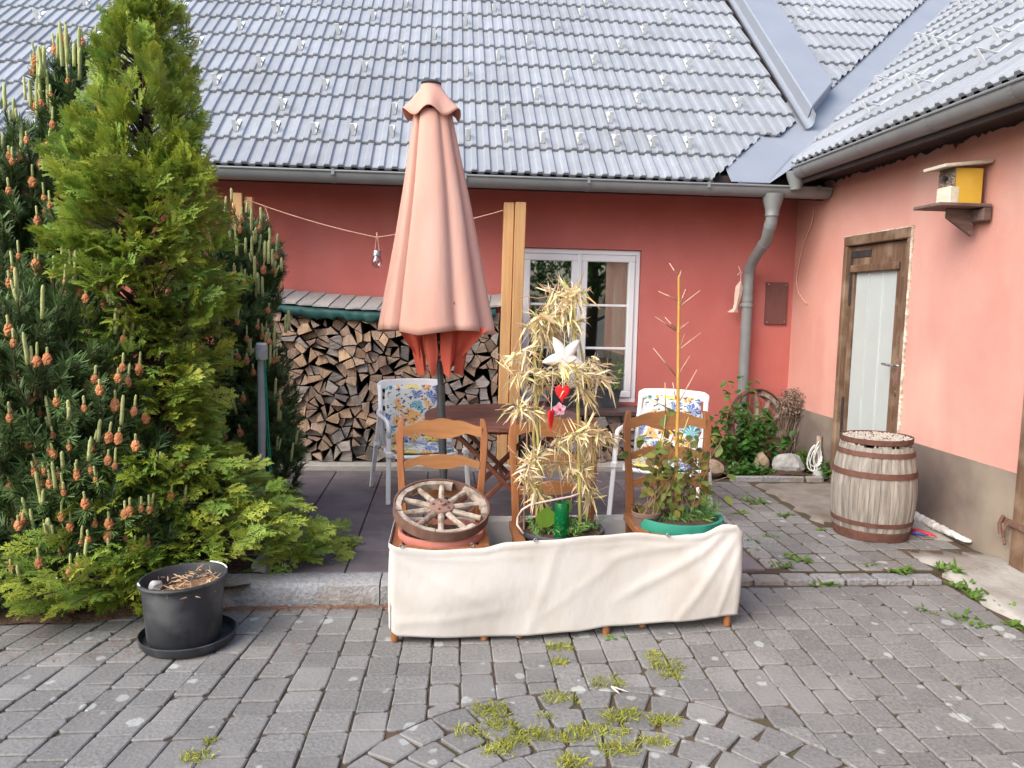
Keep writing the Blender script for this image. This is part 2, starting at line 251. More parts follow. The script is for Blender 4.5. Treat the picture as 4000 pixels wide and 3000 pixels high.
# ------------------------------------------------------------------ mesh helpers
def wloc(o):
    v = Vector((0, 0, 0))
    while o is not None: v += o.location; o = o.parent
    return v
def tag(o, label=None, cat=None, group=None, kind=None):
    if label: o['label'] = label
    if cat: o['category'] = cat
    if group: o['group'] = group
    if kind: o['kind'] = kind
    return o
def empty(name, loc=(0, 0, 0), label=None, cat=None, group=None, parent=None):
    o = bpy.data.objects.new(name, None); COL.objects.link(o); o.empty_display_size = .1
    if parent: o.parent = parent; o.location = Vector(loc)-wloc(parent)
    else: o.location = loc
    return tag(o, label, cat, group)
def frame(d, upv=Vector((0, 0, 1))):
    d = d.normalized(); a = upv if abs(d.dot(upv)) < .95 else Vector((1, 0, 0))
    u = d.cross(a).normalized(); return u, d.cross(u).normalized()*-1
class MB:
    def __init__(s): s.v = []; s.f = []; s.mi = []; s.c = []
    def add(s, vs, fs, m=0, col=None):
        k = len(s.v); s.v += [tuple(q) for q in vs]; s.f += [tuple(i+k for i in f) for f in fs]; s.mi += [m]*len(fs)
        if col is not None: s.c += [col]*len(vs)
        return s
    def box(s, c, d, rot=None, m=0):
        c = Vector(c); x, y, z = d[0]/2, d[1]/2, d[2]/2
        P = [Vector(q) for q in ((-x, -y, -z), (x, -y, -z), (x, y, -z), (-x, y, -z), (-x, -y, z), (x, -y, z), (x, y, z), (-x, y, z))]
        if rot is not None: P = [rot @ q for q in P]
        return s.add([c+q for q in P], [(0, 3, 2, 1), (4, 5, 6, 7), (0, 1, 5, 4), (1, 2, 6, 5), (2, 3, 7, 6), (3, 0, 4, 7)], m)
    def bb(s, x0, x1, y0, y1, z0, z1, m=0): return s.box(((x0+x1)/2, (y0+y1)/2, (z0+z1)/2), (x1-x0, y1-y0, z1-z0), None, m)
    def bar(s, a, b, w, h, upv=Vector((0, 0, 1)), m=0):
        a = Vector(a); b = Vector(b); d = b-a; u, n = frame(d, upv); rot = Matrix((u, d.normalized(), u.cross(d.normalized()))).transposed()
        return s.box((a+b)/2, (w, d.length, h), rot, m)
    def tube(s, pts, r, n=8, cap=True, m=0, col=None):
        pts = [Vector(p) for p in pts]; k = len(pts); rr = r if isinstance(r, (list, tuple)) else [r]*k; V = []; F = []
        u = None
        for i, p in enumerate(pts):
            d = (pts[min(i+1, k-1)]-pts[max(i-1, 0)])
            if d.length < 1e-9: d = Vector((0, 0, 1))
            d.normalize()
            if u is None: u, w = frame(d)
            else:
                u = (u-d*u.dot(d)); u.normalize() if u.length > 1e-6 else None; w = d.cross(u)
            w = d.cross(u)
            for j in range(n):
                a = 2*math.pi*j/n; V.append(p+(u*math.cos(a)+w*math.sin(a))*rr[i])
        for i in range(k-1):
            for j in range(n):
                j2 = (j+1) % n; F.append((i*n+j, i*n+j2, (i+1)*n+j2, (i+1)*n+j))
        if cap: F.append(tuple(range(n-1, -1, -1))); F.append(tuple((k-1)*n+j for j in range(n)))
        return s.add(V, F, m, col)
    def lathe(s, prof, c=(0, 0, 0), n=24, m=0, rot=None, closed=False, a0=0, a1=2*math.pi):
        c = Vector(c); V = []; F = []; full = abs(a1-a0-2*math.pi) < 1e-6; k = n if full else n+1
        for (r, z) in prof:
            for j in range(k):
                a = a0+(a1-a0)*j/n; q = Vector((r*math.cos(a), r*math.sin(a), z)); V.append(c+(rot @ q if rot else q))
        L = len(prof)
        for i in range(L if closed else L-1):
            i2 = (i+1) % L
            for j in range(n):
                j2 = (j+1) % k; F.append((i*k+j, i*k+j2, i2*k+j2, i2*k+j))
        if closed and not full:
            F.append(tuple(i*k for i in range(L))); F.append(tuple(i*k+k-1 for i in range(L-1, -1, -1)))
        return s.add(V, F, m)
    def prism(s, poly, ext, m=0, m2=None):
        ext = Vector(ext); n = len(poly); A = [Vector(p) for p in poly]; B = [p+ext for p in A]
        s.add(A+B, [tuple(range(n))], m); s.f.append(tuple(len(s.v)-n+i for i in range(n-1, -1, -1))); s.mi.append(m)
        k = len(s.v)-2*n
        for i in range(n):
            j = (i+1) % n; s.f.append((k+i, k+n+i, k+n+j, k+j)); s.mi.append(m if m2 is None else m2)
        return s
    def build(s, name, mat, parent=None, smooth=False, bevel=0, label=None, cat=None, group=None, kind=None, origin=None, recalc=True, world=True, seg=1):
        org = Vector(origin) if origin is not None else (wloc(parent) if parent else Vector((0, 0, 0)))
        me = bpy.data.meshes.new(name); me.from_pydata([(v[0]-org.x, v[1]-org.y, v[2]-org.z) for v in s.v], [], s.f)
        for q in (mat if isinstance(mat, (list, tuple)) else [mat]): me.materials.append(q)
        if any(s.mi): me.polygons.foreach_set('material_index', s.mi)
        if s.c:
            ca = me.color_attributes.new('Col', 'FLOAT_COLOR', 'POINT'); ca.data.foreach_set('color', [x for c in s.c for x in (*c, 1.0)])
        if recalc or bevel:
            bm = bmesh.new(); bm.from_mesh(me)
            if recalc: bmesh.ops.recalc_face_normals(bm, faces=bm.faces)
            if bevel: bmesh.ops.bevel(bm, geom=[e for e in bm.edges if len(e.link_faces) == 2 and e.calc_face_angle(0) > .5], offset=bevel, segments=seg, profile=.5, affect='EDGES', clamp_overlap=True)
            bm.to_mesh(me); bm.free()
        if smooth: me.polygons.foreach_set('use_smooth', [True]*len(me.polygons))
        if smooth == 'a':
            me.set_sharp_from_angle(angle=R(38))
        o = bpy.data.objects.new(name, me); COL.objects.link(o)
        if parent: o.parent = parent; o.location = org-wloc(parent)
        else: o.location = org
        return tag(o, label, cat, group, kind)
def inst(name, me, mat4, parent):
    o = bpy.data.objects.new(name, me); COL.objects.link(o); o.parent = parent
    o.matrix_basis = Matrix.Translation(-wloc(parent)) @ mat4
    return o
def copy_tree(o, parent=None):
    c = o.copy(); COL.objects.link(c); c.parent = parent
    for ch in list(o.children): copy_tree(ch, c)
    return c
def rnd(a, b): return random.uniform(a, b)
def sm(t): t = max(0, min(1, t)); return t*t*(3-2*t)
def lerp(a, b, t): return a+(b-a)*t
def interp(x, xs, ys):
    if x <= xs[0]: return ys[0]
    for i in range(len(xs)-1):
        if x <= xs[i+1]:
            t = (x-xs[i])/(xs[i+1]-xs[i]); return ys[i]+(ys[i+1]-ys[i])*sm(t)
    return ys[-1]
def clip(poly, px, py, nx, ny):
    """keep the side where (p-q).n <= 0"""
    out = []
    for i in range(len(poly)):
        a, b = poly[i], poly[(i+1) % len(poly)]
        da = (a[0]-px)*nx+(a[1]-py)*ny; db = (b[0]-px)*nx+(b[1]-py)*ny
        if da <= 0: out.append(a)
        if (da < 0 < db) or (db < 0 < da):
            t = da/(da-db); out.append((a[0]+(b[0]-a[0])*t, a[1]+(b[1]-a[1])*t))
    return out
def area(p): return .5*sum(p[i][0]*p[(i+1) % len(p)][1]-p[(i+1) % len(p)][0]*p[i][1] for i in range(len(p)))
def inset(poly, d):
    """inset a convex ccw polygon"""
    q = list(poly)
    for i in range(len(poly)):
        a, b = poly[i], poly[(i+1) % len(poly)]; ex, ey = b[0]-a[0], b[1]-a[1]; L = math.hypot(ex, ey)
        if L < 1e-6: continue
        nx, ny = ey/L, -ex/L
        q = clip(q, a[0]-nx*d, a[1]-ny*d, nx, ny)
        if len(q) < 3: return []
    return q
def dedupe(poly, e=.004):
    q = []
    for p in poly:
        if not q or math.hypot(p[0]-q[-1][0], p[1]-q[-1][1]) > e: q.append(p)
    if len(q) > 2 and math.hypot(q[0][0]-q[-1][0], q[0][1]-q[-1][1]) <= e: q.pop()
    return q

# ================================================================== THE SETTING
YW, XW, PZ = 7.22, 3.28, .11
def gz(x, y): return .072*sm((x-.15)/1.5)*sm((y-2.55)/1.3)
mb = MB(); mb.add([(-120, -120, -.16), (120, -120, -.16), (120, 120, -.16), (-120, 120, -.16)], [(0, 1, 2, 3)])
mb.build('ground', m_earth, kind='structure')

# --- courtyard paving: bed sheet with the stones as its children
mb = MB(); nx, ny = 40, 24; V = []; F = []
for j in range(ny+1):
    for i in range(nx+1):
        x = lerp(-5, 3.28, i/nx); y = lerp(-3, 4.06, j/ny); V.append((x, y, gz(x, y)-.010))
for j in range(ny):
    for i in range(nx): a = j*(nx+1)+i; F.append((a, a+1, a+nx+2, a+nx+1))
mb.add(V, F); paving = mb.build('courtyard_paving', m_joint, kind='structure')

def stone_poly(mb, poly, zf, zj, th=.05, ch=.005, worn=True):
    """a paving stone: outline prism with chamfered top edge"""
    poly = dedupe(poly)
    if len(poly) < 3: return False
    if worn:
        q_ = []
        for i_ in range(len(poly)):
            a_, b_, c_ = poly[i_-1], poly[i_], poly[(i_+1) % len(poly)]; k_ = rnd(.004, .014) if rnd(0, 1) < .85 else rnd(.014, .028)
            for o_ in (a_, c_):
                L_ = math.hypot(o_[0]-b_[0], o_[1]-b_[1]); t_ = min(.42, k_*rnd(.6, 1.3)/max(L_, 1e-4)); q_.append((lerp(b_[0], o_[0], t_), lerp(b_[1], o_[1], t_)))
        poly = q_
    if area(poly) < 0: poly = poly[::-1]
    ins = inset(poly, ch)
    if len(ins) != len(poly): ins = [(lerp(p[0], sum(q[0] for q in poly)/len(poly), .06), lerp(p[1], sum(q[1] for q in poly)/len(poly), .06)) for p in poly]
    n = len(poly); tx, ty = rnd(-.006, .006), rnd(-.006, .006); cx = sum(q[0] for q in poly)/n; cy = sum(q[1] for q in poly)/n
    z = lambda p: zf(p[0], p[1])+zj+tx*(p[0]-cx)+ty*(p[1]-cy)
    V = [(p[0], p[1], z(p)) for p in ins]+[(p[0], p[1], z(p)-ch*.75) for p in poly]+[(p[0], p[1], z(p)-th) for p in poly]
    F = [tuple(range(n))]
    for i in range(n):
        j = (i+1) % n; F += [(i, n+i, n+j, j), (n+i, 2*n+i, 2*n+j, n+j)]
    mb.add(V, F); return True
CC, CR = (.52, 2.0), .965
stones = []
def fan(u): return math.tan(R(interp(u, [-2.6, -1.6, -1.0, -.2, .4], [13, 12, 7, 1.5, 0])))
cols = []; u = -2.7
while u < 2.72:
    w = rnd(.121, .136); cols.append((u, min(u+w, 2.74))); u += w
for (a, b) in cols:
    y = 2.15+rnd(0, .2)
    while y < 3.9:
        L = random.choice([.11, .13, .15, .165, .18, .195])+rnd(-.006, .006); y1 = min(y+L, 3.905)
        if 3.905-y1 < .06: y1 = 3.905
        if y1-y > .05:
            g = .0026; j = lambda: rnd(-.0042, .0042)
            P = []
            for (uu, yy) in ((a+g, y+g), (b-g, y+g), (b-g, y1-g), (a+g, y1-g)): P.append((uu+fan(uu)*(yy-3.9)+j(), yy+j()))
            cx = sum(p[0] for p in P)/4; cy = sum(p[1] for p in P)/4
            if min(math.hypot(p[0]-CC[0], p[1]-CC[1]) for p in P) < CR+.012:
                th = math.atan2(cy-CC[1], cx-CC[0]); nxx, nyy = math.cos(th), math.sin(th)
                P = clip(P, CC[0]+nxx*(CR+.012), CC[1]+nyy*(CR+.012), -nxx, -nyy)
            if len(P) >= 3 and abs(area(P)) > .004: stones.append(P)
        y = y1
for ring in range(5):
    r1 = CR-ring*.127; r0 = r1-.120; n = int(2*math.pi*r1/.148); off = rnd(0, 1)
    for k in range(n):
        t0 = (k+off)/n*2*math.pi; t1 = t0+2*math.pi/n*.962
        P = [(CC[0]+r*math.cos(t)+rnd(-.006, .006), CC[1]+r*math.sin(t)+rnd(-.006, .006)) for (r, t) in ((r0, t0+.012), (r1, t0), (r1+.004, (t0+t1)/2), (r1, t1), (r0, t1-.012))]
        if max(p[1] for p in P) > 2.1: stones.append(P)
def inview(x, y, z, mrg=150):
    d = Vector((x, y, z))-CP; w = d.dot(FW)
    if w <= .1: return False
    px = 2000+FPX*d.dot(RT)/w; py = 1500-FPX*d.dot(UP)/w
    return -mrg < px < 4000+mrg and -mrg < py < 3000+mrg
def ctr(P): return (sum(p[0] for p in P)/len(P), sum(p[1] for p in P)/len(P))
vis = []; rest = MB()
for P in stones:
    c = ctr(P)
    hid = (-.2 < c[0] < 1.36 and 3.55 < c[1]) or (c[0] < -1.35 and c[1] > 3.65)
    if inview(c[0], c[1], 0, 60) and not hid: vis.append((math.hypot(c[0], c[1]), P))
    else: stone_poly(rest, P, gz, rnd(-.003, .003))
vis.sort(key=lambda t: t[0])
for k, (d, P) in enumerate(vis):
    if k < 300:
        mb = MB(); c = ctr(P)
        if stone_poly(mb, P, gz, rnd(-.003, .003)): mb.build('paving_stone', m_paver, paving, origin=(c[0], c[1], gz(*c)))
    else: stone_poly(rest, P, gz, rnd(-.003, .003))
rest.build('outer_paving_stones', m_paver, paving, kind='stuff')

# --- patio and side yard
mb = MB(); mb.bb(-1.95, XW+.2, 4.055, YW+.1, -.1, PZ-.014); patio = mb.build('patio', m_joint, kind='structure')
SL = .385
for i in range(-5, 5):
    for j in range(7):
        x0 = .25+i*SL+.004; y0 = 4.085+j*SL*.96; y1 = y0+SL*.96-.008; x1 = x0+SL-.008
        if x0 < (-1.0 if j < 2 else -1.7): continue
        x1 = min(x1, 1.80); 
        if x1-x0 < .1: continue
        y1 = min(y1, 6.60)
        if y1-y0 < .08: continue
        mb = MB(); stone_poly(mb, [(x0, y0), (x1, y0), (x1, y1), (x0, y1)], lambda x, y: PZ, rnd(-.002, .002), .04, .004, False); mb.build('patio_slab', m_slab, patio, origin=((x0+x1)/2, (y0+y1)/2, PZ))
# granite sett rows along the right edge of the patio and the front of the side yard
def setts(x0, y0, x1, y1, w, step, z, name='granite_sett', par=None, zf=None):
    d = Vector((x1-x0, y1-y0, 0)); L = d.length; d.normalize(); n = Vector((-d.y, d.x, 0)); t = 0
    while t < L-.05:
        s = step*rnd(.8, 1.25); e = min(t+s, L); a = Vector((x0, y0, 0))+d*(t+.005); b = Vector((x0, y0, 0))+d*(e-.005); g = lambda: rnd(-.007, .007)
        P = [(a.x+g(), a.y+g()), (b.x+g(), b.y+g()), (b.x+n.x*w+g(), b.y+n.y*w+g()), (a.x+n.x*w+g(), a.y+n.y*w+g())]
        mb = MB(); zz = z+rnd(-.004, .004); stone_poly(mb, P, zf or (lambda x, y: zz), 0, .1, .009); c = ctr(P); mb.build(name, m_gran, par or patio, origin=(c[0], c[1], zz)); t = e
setts(1.81, 4.12, 1.86, 6.25, -.11, .17, PZ+.002)
setts(1.40, 3.955, 2.78, 3.935, .105, .17, PZ-.018)
# side yard pavers
sy = []
u = 1.928
while u < 3.2:
    w = rnd(.128, .15); y = 4.068; first = True
    while y < 6.22:
        L = random.choice([.15, .175, .2]) if not first else rnd(.1, .23); first = False; y1 = min(y+L, 6.25)
        if y1-y > .06:
            g = .006; j = lambda: rnd(-.005, .005); sh = lambda yy: .02*(yy-4)
            P = [(u+g+sh(y)+j(), y+g+j()), (min(u+w-g, 3.2)+sh(y)+j(), y+g+j()), (min(u+w-g, 3.2)+sh(y1)+j(), y1-g+j()), (u+g+sh(y1)+j(), y1-g+j())]
            c = ctr(P)
            if not (c[0] > 2.52 and c[1] > 5.0) and not (c[0] > 2.82 and c[1] < 4.45) and c[0] < 3.15: sy.append(P)
        y = y1
    u += w
for P in sy:
    mb = MB(); c = ctr(P); stone_poly(mb, P, lambda x, y: PZ-.008, rnd(-.004, .004)); mb.build('paving_stone', m_paver, patio, origin=(c[0], c[1], PZ))
def sheet(name, poly, z, mat, th=.03, parent=None, **kw):
    mb = MB(); mb.prism([(p[0], p[1], z-th) for p in poly], (0, 0, th)); return mb.build(name, mat, parent, **kw)
def rough_slab(name, x0, x1, y0, y1, z, mat, th=.06, amp=.01, n=14, **kw):
    mb = MB(); V = []; F = []; rs = random.Random(hash((x0, y0)) % 1000)
    for j in range(n+1):
        for i in range(n+1):
            ex = .03*math.sin(j*2.1+x0)+rs.uniform(-.012, .012); ey = .03*math.sin(i*1.7+y0)+rs.uniform(-.012, .012)
            fx, fy = i/n, j/n; edge = i in (0, n) or j in (0, n)
            V.append((lerp(x0, x1, fx)+(ex if i in (0,) else 0), lerp(y0, y1, fy)+(ey if j in (0, n) else 0), (z if callable(z) is False else z(lerp(x0, x1, fx), lerp(y0, y1, fy)))+rs.uniform(-amp, amp)-(.02 if edge else 0)))
    for j in range(n):
        for i in range(n): a = j*(n+1)+i; F.append((a, a+1, a+n+2, a+n+1))
    ring = [i for i in range(n+1)]+[(j*(n+1)+n) for j in range(1, n+1)]+[n*(n+1)+i for i in range(n-1, -1, -1)]+[j*(n+1) for j in range(n-1, 0, -1)]
    k = len(V)
    for r_ in ring: V.append((V[r_][0], V[r_][1], V[r_][2]-th))
    for q in range(len(ring)): F.append((ring[q], k+q, k+(q+1) % len(ring), ring[(q+1) % len(ring)]))
    mb.add(V, F); return mb.build(name, mat, smooth=True, **kw)
rough_slab('concrete_strip', 2.80, XW+.02, 1.8, 4.40, lambda x, y: gz(x, min(y, 4))+.014+.03*sm((y-3.9)/.25)-.03*max(0, (3.6-y)), m_conc, .08, .006, kind='structure')
rough_slab('concrete_threshold', 2.56, XW+.02, 5.02, 6.22, PZ+.002, m_dirtc, .06, .005, kind='structure')
# corner bed with its edging stones
mb = MB(); V = []; F = []; n = 16
for j in range(n+1):
    for i in range(n+1):
        x = lerp(2.12, XW, i/n); y = lerp(6.34, YW, j/n); V.append((x, y, PZ+.02+.03*math.sin(x*9)*math.sin(y*11)+rnd(-.008, .012)))
for j in range(n):
    for i in range(n): a = j*(n+1)+i; F.append((a, a+1, a+n+2, a+n+1))
mb.add(V, F); corner_bed = mb.build('corner_bed', m_soil, smooth=True, kind='structure')
setts(2.40, 6.27, 3.22, 6.25, .055, .3, PZ+.03, 'edging_stone', corner_bed)
# bed under the trees
mb = MB(); V = []; F = []; n = 26
for j in range(n+1):
    for i in range(n+1):
        x = lerp(-5.2, -.96, i/n); y = lerp(3.86, 7.2, j/n); e = (j == 0)
        V.append((x+(.0 if i < n else rnd(-.02, .02)), y-(.16*sm((-1.2-x)/.6) if e else 0), (.0 if (e and x < -1.2) else (.10 if (y < 4.75 or x < -1.85) else .06))+rnd(-.012, .02)))
for j in range(n):
    for i in range(n): a = j*(n+1)+i; F.append((a, a+1, a+n+2, a+n+1))
mb.add(V, F); mb.build('tree_bed', m_soil, smooth=True, kind='structure')
# rough granite kerb in front of the patio
kerb = empty('granite_kerb', (.1, 3.98, 0)); tag(kerb, kind='structure')
for (x0, x1) in ((-1.13, -.325), (-.318, .30), (.308, .93), (.938, 1.39)):
    mb = MB(); nx_, V, F = 18, [], []; prof = [(4.07, -.05), (4.07, .112), (3.935, .115), (3.905, .098), (3.895, .055), (3.90, 0), (3.91, -.05)]
    for i in range(nx_+1):
        x = lerp(x0, x1, i/nx_)
        for q, (yy, zz) in enumerate(prof):
            rg = .004 if q < 3 else .014
            V.append((x, yy+(rnd(-rg, rg) if q > 1 else 0), zz+(rnd(-rg, rg)*.5 if 1 <= q < 6 else 0)))
    m_ = len(prof)
    for i in range(nx_):
        for q in range(m_-1): a = i*m_+q; F.append((a, a+1, a+m_+1, a+m_))
    F.append(tuple(range(m_))); F.append(tuple(nx_*m_+q for q in range(m_-1, -1, -1)))
    mb.add(V, F); mb.build('kerb_stone', m_gran, kerb, smooth='a')
# flat concrete edging flag between tree bed and patio
mb = MB(); mb.bb(-1.02, -.93, 4.12, 4.62, .02, PZ+.035); mb.build('edging_flag', m_conc, patio, bevel=.012)
mb = MB(); mb.bb(-2.4, 2.25, 6.62, YW, .02, PZ+.042); mb.build('wall_footing', m_conc, bevel=.008, kind='structure')

# ================================================================== MAIN HOUSE
WX0, WX1, WZ0, WZ1 = .655, 1.805, .63, 2.065
house = empty('house', (.7, YW, .1), 'red rendered cottage with blue-grey tiled roof behind the patio', 'house')
mb = MB(); ZT = 2.78; D = .34
def ring_wall(mb, a0, a1, z0, z1, o0, o1, p0, p1, P):
    """wall face with one opening; P maps (a, z, depth) to a point"""
    A = [a0, o0, o1, a1]; Z = [z0, p0, p1, z1]; idx = {}
    V = []
    for d in (0, D):
        for zi in range(4):
            for ai in range(4): idx[(d, ai, zi)] = len(V); V.append(P(A[ai], Z[zi], d))
    F = []
    for zi in range(3):
        for ai in range(3):
            if (ai, zi) != (1, 1):
                F.append((idx[(0, ai, zi)], idx[(0, ai+1, zi)], idx[(0, ai+1, zi+1)], idx[(0, ai, zi+1)]))
                F.append((idx[(D, ai, zi)], idx[(D, ai, zi+1)], idx[(D, ai+1, zi+1)], idx[(D, ai+1, zi)]))
    c = [(1, 1), (2, 1), (2, 2), (1, 2)]
    for k in range(4):
        a, b = c[k], c[(k+1) % 4]; F.append((idx[(0, *a)], idx[(D, *a)], idx[(D, *b)], idx[(0, *b)]))
    o = [(0, 0), (3, 0), (3, 3), (0, 3)]
    for k in range(4):
        a, b = o[k], o[(k+1) % 4]; F.append((idx[(0, *a)], idx[(0, *b)], idx[(D, *b)], idx[(D, *a)]))
    mb.add(V, F)
ring_wall(mb, -7, XW, -.1, ZT, WX0, WX1, WZ0, WZ1, lambda a, z, d: (a, YW+d, z))
mb.build('wall', m_red, house)
mb = MB(); x0, x1, y0, y1, z0, z1 = -.6, 3.1, YW+D, YW+3, .1, 2.5
mb.add([(x0, y0, z0), (x1, y0, z0), (x1, y1, z0), (x0, y1, z0), (x0, y0, z1), (x1, y0, z1), (x1, y1, z1), (x0, y1, z1)], [(0, 1, 2, 3), (4, 7, 6, 5), (3, 2, 6, 7), (0, 3, 7, 4), (1, 5, 6, 2), ])
mb.build('room', m_room, house)
# window
win = empty('window', ((WX0+WX1)/2, YW, WZ0), parent=house)
fy = YW+.035
def rect_frame(mb, x0, x1, z0, z1, w, y0, y1):
    mb.bb(x0, x1, y0, y1, z1-w, z1); mb.bb(x0, x1, y0, y1, z0, z0+w); mb.bb(x0, x0+w, y0, y1, z0+w, z1-w); mb.bb(x1-w, x1, y0, y1, z0+w, z1-w)
mb = MB(); rect_frame(mb, WX0+.004, WX1-.004, WZ0+.004, WZ1-.004, .045, fy, fy+.07); mb.build('frame', m_white, win, bevel=.004)
mid = (WX0+WX1)/2
for s, (a, b) in enumerate(((WX0+.052, mid-.012), (mid+.012, WX1-.052))):
    zb, zt = WZ0+.052, WZ1-.052; w = .062
    mb = MB(); rect_frame(mb, a, b, zb, zt, w, fy-.018, fy+.05); mb.build('sash', m_white, win, bevel=.006)
    ga, gb, g0, g1 = a+w, b-w, zb+w, zt-w; hs = [g0+(g1-g0)*q for q in (0, 1/3, 2/3, 1)]
    for q in range(3):
        mb = MB(); zl = hs[q]+(.011 if q else 0); zh = hs[q+1]-(.011 if q < 2 else 0); tl = rnd(-.004, .004)
        mb.bb(ga-.008, gb+.008, fy+.018+tl, fy+.024+tl, zl, zh); mb.build('pane', m_glass, win)
    for q in (1, 2):
        mb = MB(); mb.bb(ga-.004, gb+.004, fy+.006, fy+.03, hs[q]-.011, hs[q]+.011); mb.build('glazing_bar', m_white, win, bevel=.003)
mb = MB(); mb.bb(mid-.018, mid+.018, fy-.03, fy-.006, WZ0+.05, WZ1-.05); mb.build('mullion', m_white, win, bevel=.005)
mb = MB(); V = []; F = []; nn = 30
for i in range(nn+1):
    x = lerp(WX1-.17, WX1-.04, i/nn); y = YW+.40+.022*math.sin(i*1.4); V += [(x-.09*0, y, WZ0-.1), (x, y, WZ1+.2)]
for i in range(nn): F.append((2*i, 2*i+2, 2*i+3, 2*i+1))
mb.add(V, F); mb.build('curtain', m_curtain, win, smooth=True)
# eaves: dark boards put in for the shade under the roof edge
mb = MB(); mb.bb(-7, XW-.01, 6.72, YW-.002, 2.60, 2.66); mb.bb(-7, XW-.01, 6.70, 6.73, 2.50, 2.68); mb.build('eaves_shade_board', m_soff, house)

# roofs ------------------------------------------------------------
TA, TB = R(41), math.atan(.795)
YE, ZE, XE, ZW2 = 6.60, 2.60, 2.90, 2.74
ES, EN = Vector((0, math.cos(TA), math.sin(TA))), Vector((0, -math.sin(TA), math.cos(TA)))
FS, FN = Vector((math.cos(TB), 0, math.sin(TB))), Vector((-math.sin(TB), 0, math.cos(TB)))
TW, TG, TL = .3262, .397, .44
def tile_mesh():
    mb = MB(); per = TW/3*.996; xs = []
    for k in range(3):
        o = k*per; xs += [(o, 0), (o+.042, 0), (o+.053, .018), (o+.092, .018), (o+.103, .002)]
    xs.append((3*per, 0)); n = len(xs); V = []
    tilt = lambda y: .034*(1-y/TL)
    for (y, dz) in ((0, -.007), (.007, 0), (TL, 0)):
        V += [(x, y, z+tilt(y)+dz) for (x, z) in xs]
    V += [(x, 0.003, z-.028+tilt(0)-.002) for (x, z) in xs]
    V += [(x, TL, z-.014) for (x, z) in xs]
    F = []
    for r_ in ((0, 1), (1, 2), (3, 0)):
        for i in range(n-1): F.append((r_[0]*n+i, r_[0]*n+i+1, r_[1]*n+i+1, r_[1]*n+i))
    F += [(3*n, 0, n, 2*n, 4*n), (3*n+n-1, 4*n+n-1, 2*n+n-1, n+n-1, n-1)]
    mb.add(V, F); o = mb.build('roof_tile', m_tile); me = o.data; bpy.data.objects.remove(o); return me
TILE = tile_mesh()
def cut_tile(mat4, px, n):
    bm = bmesh.new(); bm.from_mesh(TILE); bm.transform(mat4)
    r_ = bmesh.ops.bisect_plane(bm, geom=bm.verts[:]+bm.edges[:]+bm.faces[:], plane_co=px, plane_no=n, clear_outer=True)
    if len(bm.verts) < 6: bm.free(); return None
    bm.transform(mat4.inverted()); me = bpy.data.meshes.new('roof_tile'); bm.to_mesh(me); bm.free(); me.materials.append(m_tile) if not me.materials else None
    return me
def basis(ex, es, en, o): 
    m = Matrix((ex, es, en)).transposed().to_4x4(); m.translation = o; return m
mb = MB(); w_ = .034
mb.box((0, 0, .056), (w_, .005, .112)); mb.bar((0, .004, .110), (0, .10, .004), w_*.9, .004); mb.box((0, .10, .003), (w_, .2, .004))
o = mb.build('snow_guard', m_hook); HOOK = o.data; bpy.data.objects.remove(o)
roof = empty('roof', (0, YE, ZE), parent=house)
A0 = Vector((-7, YE+.03, ZE))-EN*.012
def decking(P, name, par):
    mb = MB(); mb.add(P, [(0, 1, 2, 3)]); return mb.build(name, m_soff, par)
decking([Vector((-7.5, YE+.05, ZE))-EN*.02, Vector((9, YE+.05, ZE))-EN*.02, Vector((9, YE+.05, ZE))+ES*7-EN*.02, Vector((-7.5, YE+.05, ZE))+ES*7-EN*.02], 'decking', roof)
def xv(Y): return 2.9+(.869*(Y-6.6)-.14)/.795
VD = Vector((.869, .795, 0)).normalized(); VNm = Vector((VD.y, -VD.x, 0))      # plan normal pointing to the wing side
vq = Vector((xv(7.0), 7.0, 0))
def vdist(p): return (Vector((p.x, p.y, 0))-vq).dot(VNm)
nt = 0
for row in range(0, 13):
    for i in range(-22, 26):
        x0 = 3.30-(i+1)*TW if i >= 0 else 3.80+(-i-1)*TW
        o = Vector((x0, YE, ZE))+ES*(row*TG)+EN*(.004+rnd(-.002, .002))
        if i < 0 and row < 1: continue
        m4 = basis(Vector((1, 0, 0)), ES, EN, o)
        c = o+Vector((TW/2, 0, 0))+ES*.2
        if not inview(c.x, c.y, c.z, 130): continue
        ds = [vdist(o+Vector((a, 0, 0))+ES*b) for a in (0, TW) for b in (0, TG)]
        lim = -.205 if row > 1 else -.32
        if min(ds) > lim: continue
        if max(ds) > lim:
            me = cut_tile(m4, vq+VNm*lim, VNm)
            if me is None: continue
        else: me = TILE
        inst('roof_tile', me, m4, roof); nt += 1
        hook = (row == 1) or (row > 1 and (i+row) % 3 == 1)
        if hook and max(ds) < lim-.03:
            ho = o+Vector((TW/3+.02, 0, 0))+ES*.09+EN*.03
            if inview(ho.x, ho.y, ho.z, 60): inst('snow_guard', HOOK, basis(Vector((1, 0, 0)), ES, EN, ho), roof)
